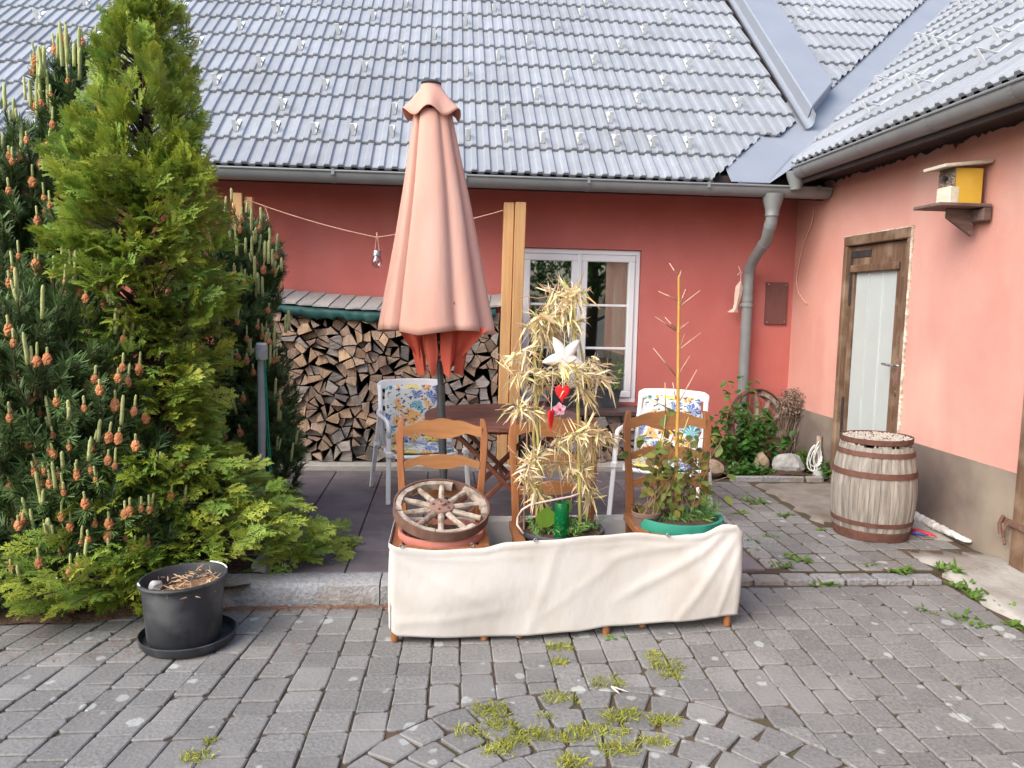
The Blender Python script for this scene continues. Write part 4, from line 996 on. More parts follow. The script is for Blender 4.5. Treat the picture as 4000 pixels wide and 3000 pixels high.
# red gathered lining with pointed rib pockets, and the ribs
for k in range(8):
    a = R(-90)+2*math.pi*(k+.5)/8; c, s = math.cos(a), math.sin(a); tdir = Vector((-s, c, 0)); rdir = Vector((c, s, 0)); o = Vector((PX, PY, 0))
    r0 = .12; zz = 1.135+rnd(-.015, .02)
    mb = MB(); V = []; F = []; n = 10
    for j in range(n+1):
        t = j/n; z = lerp(1.55, zz, t); w = lerp(.075, .046, t)*(1-.55*sm((t-.72)/.28)); rr = lerp(.20, .115, t)
        for i, u in enumerate((-1, -.55, -.15, .15, .55, 1)):
            V.append(o+rdir*(rr+.022*math.cos(u*3.4)+.012*(i % 2))+tdir*(w*u*.8)+Vector((0, 0, z-.018*(1-abs(u))*t)))
    for j in range(n):
        for i in range(5): b = j*6+i; F.append((b, b+1, b+7, b+6))
    mb.add(V, F); lo_ = mb.build('lining', m_canopy2, um, smooth=True)
    mb = MB(); mb.tube([o+rdir*.045+Vector((0, 0, 2.55)), o+rdir*.07+Vector((0, 0, 1.6)), o+rdir*(r0-.01)+Vector((0, 0, zz+.10))], .007, 6); mb.build('rib', m_grey, um)
# loose lining flaps hanging below the hem at the right and left
for (tri, sx_) in ((((.285, 1.40), (.02, 1.44), (.075, 1.165)), 1), (((-.24, 1.40), (-.04, 1.44), (-.115, 1.19)), -1)):
    mb = MB(); V = []; F = []; n = 10
    for i in range(n+1):
        for j in range(n+1):
            u, v = i/n, j/n; ax = lerp(tri[0][0], tri[1][0], u); az = lerp(tri[0][1], tri[1][1], u); x = lerp(ax, tri[2][0], v); z = lerp(az, tri[2][1], v)
            V.append((PX+x, PY-.05-.12*(1-v)*(1-u*.4)+.02*math.sin(u*9)*(1-v*.5), z))
    for i in range(n):
        for j in range(n): b = i*(n+1)+j; F.append((b, b+1, b+n+2, b+n+1))
    mb.add(V, F); mb.build('lining', m_canopy2, um, smooth=True)
for ch in um.children:
    for v in ch.data.vertices:
        k = -.042*(v.co.z-.35); extra = -.022*sm((2.2-v.co.z)/1.0) if ch.name.startswith(('canopy',)) else 0
        v.co.x += k+extra
# ================================================================== TABLE
tb = empty('garden_table', (.50, 5.0, PZ), 'reddish brown slatted folding garden table behind the chairs', 'table')
TXc, TYc, TZ = .37, 5.0, PZ+.72; ra, rb = .50, .56; ns = 12
sl_w = 2*rb/ns
def tab_half(y): t = abs(y)/rb; return ra*(1-max(0, t)**2.6)**.5 if t < 1 else 0
for k in range(ns):
    y0 = -rb+k*sl_w+.003; y1 = y0+sl_w-.006; P = []
    h0, h1 = tab_half(y0), tab_half(y1); hm = max(h0, h1)
    n = 5; L = [tab_half(lerp(y0, y1, q/n)) for q in range(n+1)]
    poly = [(TXc-L[q], TYc+lerp(y0, y1, q/n), TZ-.022) for q in range(n+1)]+[(TXc+L[q], TYc+lerp(y0, y1, q/n), TZ-.022) for q in range(n, -1, -1)]
    if max(L) < .1: continue
    mb = MB(); mb.prism(poly, (0, 0, .022)); mb.build('tabletop_slat', m_table, tb)
mb = MB()
for y in (-.30, .30): mb.bb(TXc-.36, TXc+.36, TYc+y-.022, TYc+y+.022, TZ-.075, TZ-.024)
for x in (-.30, .30): mb.bb(TXc+x-.02, TXc+x+.02, TYc-.45, TYc+.45, TZ-.072, TZ-.0245)
mb.build('apron', m_tleg, tb, bevel=.003)
for (y, sgn) in ((-.28, 1), (-.235, -1), (.28, 1), (.235, -1)):
    mb = MB(); mb.bar((TXc-sgn*.33, TYc+y, TZ-.05), (TXc+sgn*.33, TYc+y, PZ+.012), .028, .055, Vector((0, 1, 0))); mb.build('leg', m_tleg, tb, bevel=.004)
mb = MB(); mb.bar((TXc-.33, TYc-.28, PZ+.04), (TXc-.33, TYc+.28, PZ+.04), .03, .04); mb.bar((TXc+.33, TYc-.28, PZ+.04), (TXc+.33, TYc+.28, PZ+.04), .03, .04); mb.bar((TXc, TYc-.26, TZ-.38), (TXc, TYc+.26, TZ-.38), .02, .02); mb.build('stretcher', m_tleg, tb, bevel=.004)
mb = MB(); mb.lathe([(0, 0), (.011, 0), (.011, .008), (0, .008)], (TXc+.02, TYc-.30, TZ-.37), 10, rot=Matrix.Rotation(R(90), 3, 'X')); mb.build('bolt', m_steel, tb)
mb = MB(); q = aty(1951, 1690, 4.52); mb.box(q, (.018, .012, .03)); mb.build('clip', m_redtool, tb, bevel=.003)

# ================================================================== WOODEN CHAIRS (backs to the table, seats towards the yard)
def curve_slat(mb, xl, xr, zc, hh, y, dome, scal, th=.02, bow=.025):
    """shaped ladder-back slat: domed top edge, scalloped lower edge"""
    n = 20; V = []; F = []
    for i in range(n+1):
        t = i/n; u = 2*t-1; x = lerp(xl, xr, t); yy = y+bow*(1-u*u)
        top = zc+hh/2+dome*(math.exp(-(u/.42)**2))-.010*math.cos(u*math.pi*2.0)*(abs(u) > .35)
        bot = zc-hh/2-scal*math.exp(-(u/.30)**2)+.016*math.exp(-((abs(u)-.62)/.2)**2)
        for (dy) in (-th/2, th/2): V += [(x, yy+dy, bot), (x, yy+dy, top)]
    for i in range(n):
        a = 4*i; b = a+4; F += [(a, b, b+1, a+1), (a+2, a+3, b+3, b+2), (a+1, b+1, b+3, a+3), (a, a+2, b+2, b)]
    F += [(0, 1, 3, 2), (4*n, 4*n+2, 4*n+3, 4*n+1)]
    mb.add(V, F)
def wooden_chair():
    """local frame: x across, -y to the front (towards the yard), origin on the ground under the seat"""
    t = empty('wooden_chair', (0, 0, 0)); fy_, by_ = -.20, .205
    for s in (-1, 1):
        mb = MB(); pts = [(s*.185, by_, .004), (s*.187, by_-.005, .25), (s*.19, by_-.01, .45), (s*.196, by_-.004, .60), (s*.207, by_+.012, .75), (s*.212, by_+.03, .88), (s*.205, by_+.042, .945), (s*.200, by_+.046, .965)]
        V = []; F = []; hw = [.017, .018, .02, .019, .0165, .019, .016, .010]
        for k, p in enumerate(pts):
            w = hw[k]; V += [(p[0]-w, p[1]-.014, p[2]), (p[0]+w, p[1]-.014, p[2]), (p[0]+w, p[1]+.014, p[2]), (p[0]-w, p[1]+.014, p[2])]
        for k in range(len(pts)-1):
            for i in range(4): j = (i+1) % 4; F.append((4*k+i, 4*k+j, 4*k+4+j, 4*k+4+i))
        F += [(3, 2, 1, 0), tuple(4*(len(pts)-1)+i for i in range(4))]
        mb.add(V, F); mb.build('back_post', m_cwood, t, bevel=.004)
        mb = MB(); mb.lathe([(0, .003), (.017, .003), (.019, .03), (.016, .045), (.02, .06), (.021, .38), (.024, .43), (0, .43)], (s*.205, fy_, 0), 14); mb.build('front_leg', m_cwood, t, smooth='a')
        mb = MB(); mb.bar((s*.195, fy_, .20), (s*.187, by_, .20), .018, .022); mb.build('stretcher', m_cwood, t, bevel=.003)
    mb = MB(); curve_slat(mb, -.197, .197, .905, .062, by_+.026, .028, .012); mb.build('crest_rail', m_cslat, t, smooth='a')
    mb = MB(); curve_slat(mb, -.186, .186, .742, .048, by_+.004, .018, .008); mb.build('back_slat', m_cslat, t, smooth='a')
    mb = MB(); curve_slat(mb, -.178, .178, .598, .048, by_-.008, .018, .006); mb.build('back_slat', m_cslat, t, smooth='a')
    mb = MB(); rect = lambda z0, z1: None
    mb.bb(-.225, .225, fy_-.02, fy_+.03, .405, .445); mb.bb(-.225, -.175, fy_+.03, by_-.025, .405, .445); mb.bb(.175, .225, fy_+.03, by_-.025, .405, .445); mb.bb(-.175, .175, by_-.05, by_-.025, .405, .445); mb.build('seat_frame', m_cwood, t, bevel=.004)
    mb = MB(); mb.bar((-.2, fy_, .12), (.2, fy_, .12), .02, .02); mb.build('stretcher', m_cwood, t, bevel=.003)
    return t
ch0 = wooden_chair()
CH = [(-.012, 3.665, 0.0, 0.0), (.556, 3.665, gz(.55, 3.66), .01), (1.142, 3.672, gz(1.14, 3.66), -.012)]
CHL = ['honey brown wooden chair with a wagon wheel and terracotta pot in its seat', 'honey brown wooden chair holding the dried bamboo and green bottle', 'honey brown wooden chair holding the teal green pot and bamboo cane']
for k, (x, y, z, rz) in enumerate(CH):
    t = ch0 if k == 0 else copy_tree(ch0)
    t.location = (x, y, z); t.rotation_euler = (0, 0, rz); tag(t, CHL[k], 'chair', 'ladder-back chairs in a row under the cloth')

# ================================================================== CREAM CLOTH round the three chairs
cx0, cx1, cy0, cy1 = -.242, 1.388, 3.438, 3.902
def path_pt(s):
    """rounded rectangle, s in 0..1, starting at the back left corner, going along the front"""
    segs = [((cx0, cy1), (cx0, cy0)), ((cx0, cy0), (cx1, cy0)), ((cx1, cy0), (cx1, cy1)), ((cx1, cy1), (cx0, cy1))]
    Ls = [math.hypot(b[0]-a[0], b[1]-a[1]) for a, b in segs]; tot = sum(Ls); d = s*tot
    for k, (a, b) in enumerate(segs):
        if d <= Ls[k] or k == 3:
            t = d/Ls[k]; return k, t, Vector((lerp(a[0], b[0], t), lerp(a[1], b[1], t), 0)), Ls[k]
        d -= Ls[k]
NS, NV = 420, 40; V = []; F = []
ftx = [-.242, -.20, -.04, .16, .30, .46, .70, .88, 1.05, 1.18, 1.30, 1.345, 1.388]; ftz = [.466, .452, .438, .446, .474, .482, .502, .515, .500, .510, .556, .553, .515]
fbx = [-.242, -.20, .05, .32, .60, .80, 1.1, 1.388]; fbz = [.058, .034, .026, .026, .045, .066, .088, .112]
for i in range(NS):
    k, t, p, L = path_pt(i/NS)
    nrm = [Vector((-1, 0, 0)), Vector((0, -1, 0)), Vector((1, 0, 0)), Vector((0, 1, 0))][k]
    if k == 1: zt_ = interp(p.x, ftx, ftz); zb_ = interp(p.x, fbx, fbz)
    elif k == 0: zt_ = lerp(.455, .466, t); zb_ = lerp(.16, .058, t)
    elif k == 2: zt_ = lerp(.515, .475, t); zb_ = lerp(.112, .16, t)
    else: zt_ = lerp(.475, .455, t); zb_ = .16
    crn = min(t*L, (1-t)*L)
    for j in range(NV+1):
        v = j/NV; z = lerp(zt_, zb_, v); off = 0
        if k == 1:
            x = p.x
            off += .012*math.sin(x*5.2+.8)*math.sin(v*3.0)+.006*math.sin(x*11+v*2.0)*v
            for (xa, va, xb, vb, amp, wd) in ((1.34, .02, .88, .62, .016, .05), (1.30, .0, .80, .25, .011, .045), (1.36, .10, 1.10, .95, .013, .045), (1.375, .2, 1.28, 1.0, .010, .03), (-.2, .15, .15, .55, .007, .05), (-.2, .85, .25, .70, .008, .05), (.52, .1, .40, .95, .007, .05), (.75, .35, .45, .8, .006, .05), (.2, .05, 1.0, .12, .007, .04), (-.15, .08, .4, .16, .007, .035)):
                ax, az, bx, bz = xa, va*.42, xb, vb*.42; dx, dz = bx-ax, bz-az; l2 = dx*dx+dz*dz
                tt = ((x-ax)*dx+(v*.42-az)*dz)/l2; dist = abs((x-ax)*dz-(v*.42-az)*dx)/math.sqrt(l2); f = math.exp(-(dist/wd*2.0)**2)*(1 if 0 < tt < 1 else math.exp(-min(abs(tt), abs(tt-1))*8)) 
                off += .55*amp*f*(1-.3*tt)
            off += .010*math.sin(v*math.pi)+(.010*math.exp(-((v-.5)/.2)**2)*math.exp(-((x-.1)/.25)**2))
        else:
            off += .014*math.sin(t*7+k)*v+.008*math.sin(v*3.1)
        off *= sm(crn/.05) if k != 1 else 1
        q = p+nrm*off; r_ = .018
        if crn < r_ : q -= nrm*(r_-crn)*.45
        if v < .07: q += nrm*(.005 if v < .055 else -.001)
        V.append((q.x, q.y, z))
for i in range(NS):
    i2 = (i+1) % NS
    for j in range(NV): F.append((i*(NV+1)+j, i*(NV+1)+j+1, i2*(NV+1)+j+1, i2*(NV+1)+j))
mb = MB(); mb.add(V, F); cl = mb.build('cream_cloth', m_cloth, smooth=True, label='cream cloth band wrapped round the seats of the three wooden chairs', cat='cloth', origin=(.57, 3.67, .03))
md = cl.modifiers.new('solid', 'SOLIDIFY'); md.thickness = .0025
for (px_, py_) in ((1569, 2133), (1845, 2128), (2092, 2110), (2610, 2090), (2442, 2025), (2866, 2100)):
    q = aty(px_, py_, 3.426 if py_ > 2050 else 3.888)
    mb = MB(); mb.lathe([(.004, 0), (.005, .002), (.008, .003), (.010, .0), (.004, -.003)], q, 12, rot=Matrix.Rotation(R(90), 3, 'X')); mb.build('eyelet', m_eye, cl)

# ================================================================== POTS ON THE CHAIRS
def pot(name, c, zr, r, mat, label, prof, soil=m_soil, n=40):
    t = empty(name, (c[0], c[1], zr-prof[0]), label, 'flower pot')
    return t
def pot_round(c, zr, r, h, rim, lip, mat, label, sx=1.0, soil_d=.03, wob=0.0):
    t = empty('flower_pot', (c[0], c[1], zr-h), label, 'flower pot')
    mb = MB(); mb.lathe([(0, zr-h), (r*.74, zr-h), (r*.92, zr-lip), (r, zr-lip+.004), (r+rim*.5, zr-lip*.5), (r+rim*.3, zr-.003), (r, zr), (r-.012, zr-.003), (r-.02, zr-lip), (r*.86, zr-h*.5), (0, zr-h*.55)], (0, 0, 0), 44)
    mb.v = [(c[0]+v[0]*sx, c[1]+v[1], v[2]+wob*v[0]) for v in mb.v]; mb.build('pot', mat, t, smooth='a')
    mb = MB(); V = []; F = []; nn = 28
    V.append((c[0], c[1], zr-soil_d+.01))
    for rr in (.35, .7, .97):
        for i in range(nn):
            a = 2*math.pi*i/nn; V.append((c[0]+(r-.02)*rr*math.cos(a)*sx, c[1]+(r-.02)*rr*math.sin(a), zr-soil_d+rnd(-.006, .008)))
    for i in range(nn): F.append((0, 1+i, 1+(i+1) % nn))
    for q in range(2):
        for i in range(nn): a = 1+q*nn+i; b = 1+q*nn+(i+1) % nn; F.append((a, a+nn, b+nn, b))
    mb.add(V, F); mb.build('soil', m_soil, t, smooth=True)
    return t
p1 = pot_round((-.012, 3.645), .475, .195, .30, .012, .045, m_terra, 'pinkish terracotta pot under the wagon wheel', 1.02)
p2 = pot_round((.565, 3.645), .482, .195, .30, .008, .03, m_blk, 'black pot full of conifer cuttings and dried bamboo', 1.05, .025)
p3 = pot_round((1.142, 3.64), .545, .200, .32, .020, .070, m_teal, 'teal green pot with a smaller brown pot and bamboo cane', 1.03, .02)
# wagon wheel
WR = .228
def wagon_wheel(name, c, rot, rad, label, broken, hubc=True, spokes=10, missing=()):
    c = Vector(c); t = empty(name, c, label, 'wagon wheel'); k = rad/.228
    T = lambda v: c+rot @ (Vector(v)*k)
    mb = MB(); mb.lathe([(.228, -.024), (.228, .024), (.220, .024), (.220, -.024)], (0, 0, 0), 64, closed=True); mb.v = [tuple(T(v)) for v in mb.v]; mb.build('iron_tyre', m_iron, t, smooth='a')
    for (a0, a1) in broken:
        mb = MB(); nn = max(4, int((a1-a0)/6)); prof = [(.219, -.017), (.219, .018), (.191, .018), (.189, -.016)]
        mb.lathe(prof, (0, 0, 0), nn, closed=True, a0=R(a0), a1=R(a1)); mb.v = [tuple(T(Vector(v)+Vector((0, 0, rnd(-.002, .002)))+Vector((v[0], v[1], 0))*rnd(-.012, .008))) for v in mb.v]; mb.build('felloe', m_wwood, t, smooth='a')
    for i in range(spokes):
        if i in missing: continue
        a = R(18+i*360/spokes); d = Vector((math.cos(a), math.sin(a), 0)); mb = MB(); n_ = 7
        pts = [T(d*lerp(.035, .195, q/n_)+Vector((0, 0, rnd(-.001, .001)))) for q in range(n_+1)]
        mb.tube(pts, [k*lerp(.017, .0125, q/n_)*rnd(.94, 1.06) for q in range(n_+1)], 8); mb.build('spoke', m_wwood, t, smooth='a')
    if hubc:
        mb = MB(); mb.lathe([(0, -.03), (.05, -.03), (.058, .012), (.056, .020), (.03, .023), (.02, .026), (.018, .038), (.010, .040), (.008, .03), (0, .03)], (0, 0, 0), 28); mb.v = [tuple(T(v)) for v in mb.v]; hb = mb.build('hub', m_hub, t, smooth='a')
        for i in range(5):
            a = R(36+i*72); mb = MB(); mb.lathe([(0, 0), (.0055, 0), (.0055, .009), (0, .009)], (0, 0, 0), 6); mb.v = [tuple(T(Vector(v)+Vector((.040*math.cos(a), .040*math.sin(a), .020)))) for v in mb.v]; mb.build('nut', m_iron, hb)
    return t
wrot = Matrix.Rotation(R(19), 3, 'X') @ Matrix.Rotation(R(4), 3, 'Y')
wagon_wheel('wagon_wheel', (-.012, 3.645, .572), wrot, WR, 'weathered wagon wheel leaning on the terracotta pot', [(75, 130), (131, 196), (198, 262), (263, 318), (-12, 58)])
# wheel 2 in the corner bed
w2c = Vector((2.86, 6.86, .45)); wagon_wheel('wagon_wheel', w2c, Matrix.Rotation(R(28), 3, 'Z') @ Matrix.Rotation(R(80), 3, 'X'), .37, 'old wagon wheel standing upright behind the green shrub in the corner', [(20, 80), (-60, -5)], True, 10, (5, 6))

# ================================================================== WHITE GARDEN CHAIRS
def garden_chair():
    t = empty('garden_chair', (0, 0, 0)); hw = .245; sz = .325
    ringp = []
    for i in range(33):
        a = 2*math.pi*i/32; ringp.append((hw*1.02*math.copysign(abs(math.cos(a))**.6, math.cos(a)), -.02+.215*math.copysign(abs(math.sin(a))**.6, math.sin(a)), sz))
    mb = MB(); mb.tube(ringp, .016, 8, False); mb.build('seat_frame', m_plast, t, smooth=True)
    mb = MB(); mb.bb(-hw+.01, hw-.01, -.215, .17, sz-.012, sz-.002); mb.build('seat', m_plast, t, bevel=.004)
    # backrest: broad top band, side rails, slats
    B0, B1 = Vector((0, .185, sz+.02)), Vector((0, .315, .825)); bd = (B1-B0); bn = Vector((0, -bd.z, bd.y)).normalized()
    mb = MB()
    for s in (-1, 1): mb.tube([B0+Vector((s*(hw-.01), 0, 0)), B0+bd*.5+Vector((s*(hw-.004), 0, 0)), B0+bd*.93+Vector((s*(hw-.008), 0, 0))], .018, 8)
    mb.build('back_frame', m_plast, t, smooth=True)
    mb = MB(); n = 14; V = []; F = []
    for i in range(n+1):
        u = 2*i/n-1; x = u*(hw+.012); arch = .012*(1-u*u); e = .018*max(0, abs(u)-.86)/.14; bow = .02*(1-u*u)
        for (f, th) in ((.865, 1), (1.0, 1), (1.0, -1), (.865, -1)): p = B0+bd*f+Vector((x, bow, (arch-e if f > .9 else 0)))+bn*(th*.013); V.append(p)
    for i in range(n):
        a = 4*i
        for q in range(4): F.append((a+q, a+(q+1) % 4, a+4+(q+1) % 4, a+4+q))
    F += [(0, 1, 2, 3), tuple(4*n+q for q in (3, 2, 1, 0))]; mb.add(V, F); mb.build('top_band', m_plast, t, bevel=.006)
    for f in (.12, .3, .48, .66):
        mb = MB(); p = B0+bd*f; mb.bar(p+Vector((-hw, .002, 0)), p+Vector((hw, .002, 0)), .05, .008, bn); mb.build('back_slat', m_plast, t)
    for s in (-1, 1):
        mb = MB(); mb.tube([(s*(hw+.012), .26, .60), (s*(hw+.035), .15, .585), (s*(hw+.04), -.10, .585), (s*(hw+.04), -.175, .575), (s*(hw+.04), -.205, .54), (s*(hw+.038), -.21, .47)], .0165, 8); mb.build('armrest', m_plast, t, smooth=True)
        mb = MB(); mb.bar((s*(hw+.038), -.205, .50), (s*(hw+.055), -.27, .002), .032, .024, Vector((0, 1, 0))); mb.build('leg', m_plast, t, bevel=.005)
        mb = MB(); mb.bar((s*(hw+.036), .12, .575), (s*(hw+.055), .31, .002), .032, .024, Vector((0, 1, 0))); mb.build('leg', m_plast, t, bevel=.005)
        mb = MB(); mb.box((s*(hw+.042), -.225, .35), (.045, .05, .04)); mb.build('hinge_block', m_plast, t, bevel=.005)
        mb = MB(); mb.box((s*(hw+.04), .19, .36), (.04, .04, .035)); mb.build('hinge_block', m_plast, t, bevel=.005)
    return t, B0, bd, bn, hw, sz
gc, B0, bd, bn, hw, sz = garden_chair()
def cushion():
    t = empty('seat_cushion', (0, 0, 0)); V = []
    def pad(c0, ux, uy, un, w, h, th, nm):
        mb = MB(); n = 12; top = []; V = []; F = []
        for side in (1, -1):
            for j in range(n+1):
                for i in range(n+1):
                    a, b = 2*i/n-1, 2*j/n-1; k = (1-abs(a)**6)*(1-abs(b)**6); ax = math.copysign(abs(a), a)*(1-.06*abs(b)**4); by = b*(1-.05*abs(a)**4)
                    V.append(c0+ux*(ax*w/2)+uy*(by*h/2)+un*(side*th/2*(.25+.75*k)+.006*math.sin(a*3+b*2)))
        m_ = (n+1)**2
        for sd in (0, 1):
            for j in range(n):
                for i in range(n):
                    a = sd*m_+j*(n+1)+i; F.append((a, a+1, a+n+2, a+n+1) if sd == 0 else (a, a+n+1, a+n+2, a+1))
        for i in range(n):
            for (a, b) in ((i, i+1), (n*(n+1)+i+1, n*(n+1)+i), ((i+1)*(n+1), i*(n+1)), (i*(n+1)+n, (i+1)*(n+1)+n)): F.append((a, a+m_, b+m_, b))
        mb.add(V, F); mb.build(nm, m_floral, t, smooth=True)
    pad(B0+bd*.455+bn*.0+Vector((0, -.035, .008)), Vector((1, 0, 0)), bd.normalized(), Vector((0, -bd.z, bd.y)).normalized(), .425, .46, .03, 'back_pad')
    pad(Vector((0, -.03, sz+.028)), Vector((1, 0, 0)), Vector((0, 1, 0)), Vector((0, 0, 1)), .43, .36, .034, 'seat_pad')
    return t
cu = cushion()
for k, (x, y, rz, lab, lab2) in enumerate(((-.185, 5.80, R(17), 'white plastic garden chair beside the parasol pole and woodpile', 'flowery blue and orange cushion on the chair by the parasol pole'),
                                        (1.52, 5.27, R(-27), 'white plastic garden chair behind the potted bamboo cane', 'flowery blue and orange cushion on the chair behind the bamboo cane'))):
    g = gc if k == 0 else copy_tree(gc); c = cu if k == 0 else copy_tree(cu)
    for o in (g, c): o.location = (x, y, PZ+.002); o.rotation_euler = (0, 0, rz)
    tag(g, lab, 'garden chair', 'white garden chairs'); tag(c, lab2, 'cushion', 'floral chair cushions')

# ================================================================== DRIED BAMBOO ARRANGEMENT
YB = 3.66
def thin_leaf(mb, p, d, L, W, col, droop=.25, nrm=None):
    if droop == .25: droop = rnd(-.3, .9)
    d = d.normalized(); s = d.cross(nrm or rv()); s = s.normalized() if s.length > 1e-4 else Vector((1, 0, 0)); V = []
    for (t, w) in ((0, .25), (.3, 1), (.7, .75), (1, .05)):
        c = p+d*(L*t)+Vector((0, 0, -droop*L*t*t)); V += [c-s*(W*w*.5), c+s*(W*w*.5)]
    mb.add(V, [(0, 1, 3, 2), (2, 3, 5, 4), (4, 5, 7, 6)], 0, col)
db = empty('dried_bamboo', (.565, 3.645, .46), 'dried straw-coloured bamboo foliage wound round green canes in the black pot', 'dried plant')
def pp(x, y, dy=0): return aty(x, y, YB+dy)
stalks = [([(2118, 2075, -.02), (2108, 1850, -.03), (2096, 1600, -.03), (2088, 1380, 0), (2098, 1290, .02)], .0085), ([(2100, 2060, .05), (2085, 1700, .05), (2110, 1400, .05), (2148, 1210, .03)], .007),
          ([(2266, 2070, -.03), (2262, 1850, -.03), (2258, 1600, -.02), (2252, 1420, 0), (2238, 1230, .02), (2232, 1150, .02)], .0085), ([(2290, 2060, .06), (2292, 1800, .06), (2288, 1560, .05), (2275, 1390, .04), (2250, 1250, .03)], .007),
          ([(2046, 2090, -.05), (2050, 1900, -.05), (2058, 1750, -.05), (2060, 1610, -.04)], .0055)]
for pts, r_ in stalks:
    mb = MB(); P = [pp(*q) for q in pts]; Q = []
    for i in range(len(P)-1):
        for s in range(5): Q.append(P[i].lerp(P[i+1], s/5))
    Q.append(P[-1]); mb.tube(Q, [r_*(1.25 if k % 5 == 0 else 1)*(1-.35*k/len(Q)) for k in range(len(Q))], 8); mb.build('cane', m_bamg if r_ > .006 else m_rtwig, db, smooth=True)
mb = MB(); Q = [pp(*q) for q in ((2022, 2020, -.06), (2040, 1990, -.07), (2075, 1970, -.08), (2150, 1955, -.08), (2230, 1940, -.06), (2300, 1915, -.0))]; mb.tube(Q, .005, 7); mb.tube([pp(2022, 2020, -.06), pp(2020, 2050, -.1), pp(2045, 2085, -.12)], .005, 7); mb.build('bent_twig', m_fish, db, smooth=True)
gar = [([(2120, 1300), (2150, 1250), (2200, 1200), (2240, 1150), (2262, 1140)], 230, .045, .0), ([(2075, 1280), (2110, 1290), (2160, 1300), (2220, 1280), (2250, 1250)], 190, .04, .05), ([(2090, 1250), (2130, 1230), (2170, 1240)], 80, .04, -.03),
       ([(2140, 1160), (2200, 1140), (2250, 1170)], 120, .035, .02),
       ([(1990, 1410), (2025, 1385), (2060, 1370), (2080, 1400)], 90, .035, .03), ([(1995, 1450), (2030, 1470), (2090, 1470), (2150, 1450), (2210, 1430), (2270, 1450), (2330, 1475), (2375, 1480)], 300, .032, -.05),
       ([(2290, 1400), (2320, 1430), (2350, 1470)], 90, .04, .03), ([(2230, 1470), (2270, 1520), (2300, 1560)], 110, .035, .0), ([(2080, 1500), (2110, 1520), (2130, 1500)], 60, .03, 0),
       ([(2010, 1590), (2040, 1600), (2090, 1610), (2120, 1620)], 130, .035, -.04),
       ([(2062, 1860), (2070, 1810), (2095, 1780), (2140, 1750), (2200, 1720), (2250, 1695), (2300, 1680), (2350, 1690), (2385, 1705)], 340, .028, -.05),
       ([(2055, 1900), (2070, 1860), (2110, 1820), (2150, 1800), (2200, 1815), (2240, 1830), (2280, 1830), (2310, 1810)], 210, .026, .04), ([(2265, 1850), (2285, 1890), (2305, 1930), (2310, 1960)], 90, .028, .03), ([(2055, 1870), (2085, 1900), (2110, 1940)], 80, .03, -.03), ([(2290, 1700), (2330, 1720), (2300, 1760)], 80, .03, 0)]
mb = MB()
for pts, n, sp, dy in gar:
    P = [pp(x, y, dy+.05*math.sin(x*.03)) for x, y in pts]
    for k in range(int(n*.8)):
        u = rnd(0, len(P)-1.001); i = int(u); p = P[i].lerp(P[i+1], u-i); ax = (P[i+1]-P[i]).normalized()
        q = p+rv()*sp*rnd(.1, .85); d = (rv()*.9+(q-p).normalized()*.7+ax*rnd(-.5, .9)+Vector((0, 0, -.15)))
        g = rnd(.78, 1.15); c = (g, g*rnd(.95, 1.03), g*rnd(.8, 1.15))
        if rnd(0, 1) < .15: c = (g*.85, g*.95, g*.6)
        elif rnd(0, 1) < .12: c = (g*.75, g*.55, g*.4)
        thin_leaf(mb, q, d, rnd(.045, .095), rnd(.006, .0125), c)
mb.build('dry_foliage', m_straw, db, recalc=False, kind='stuff')
mb = MB()
for pts, n, sp, dy in gar:
    P = [pp(x, y, dy+.05*math.sin(x*.03)) for x, y in pts]
    for k in range(n//12):
        i = random.randrange(len(P)-1); p = P[i].lerp(P[i+1], rnd(0, 1)); e = p+rv()*rnd(.05, .13); mb.tube([p, p.lerp(e, .5)+rv()*.01, e], .0012, 4)
for (a, b) in (((2110, 1900), (2200, 1640)), ((2200, 1980), (2160, 1720)), ((2230, 1960), (2290, 1620)), ((2180, 1960), (2060, 1680)), ((2150, 1970), (2130, 1700)), ((2230, 1900), (2180, 1690)), ((2200, 1900), (2240, 1740)), ((2250, 1720), (2330, 1610)), ((2160, 1700), (2190, 1620)), ((2195, 1160), (2180, 1075)), ((2145, 1180), (2130, 1125)), ((2075, 1270), (2062, 1155)), ((2062, 1155), (2020, 1163)), ((2230, 1170), (2310, 1128)), ((2000, 1380), (2025, 1320)), ((2010, 1600), (1965, 1660)), ((2040, 1800), (1980, 1740))):
    mb.tube([pp(*a), pp((a[0]+b[0])/2+rnd(-8, 8), (a[1]+b[1])/2, rnd(-.02, .02)), pp(*b)], .0018, 4)
mb.build('dry_twigs', m_twig, db, recalc=False, kind='stuff')
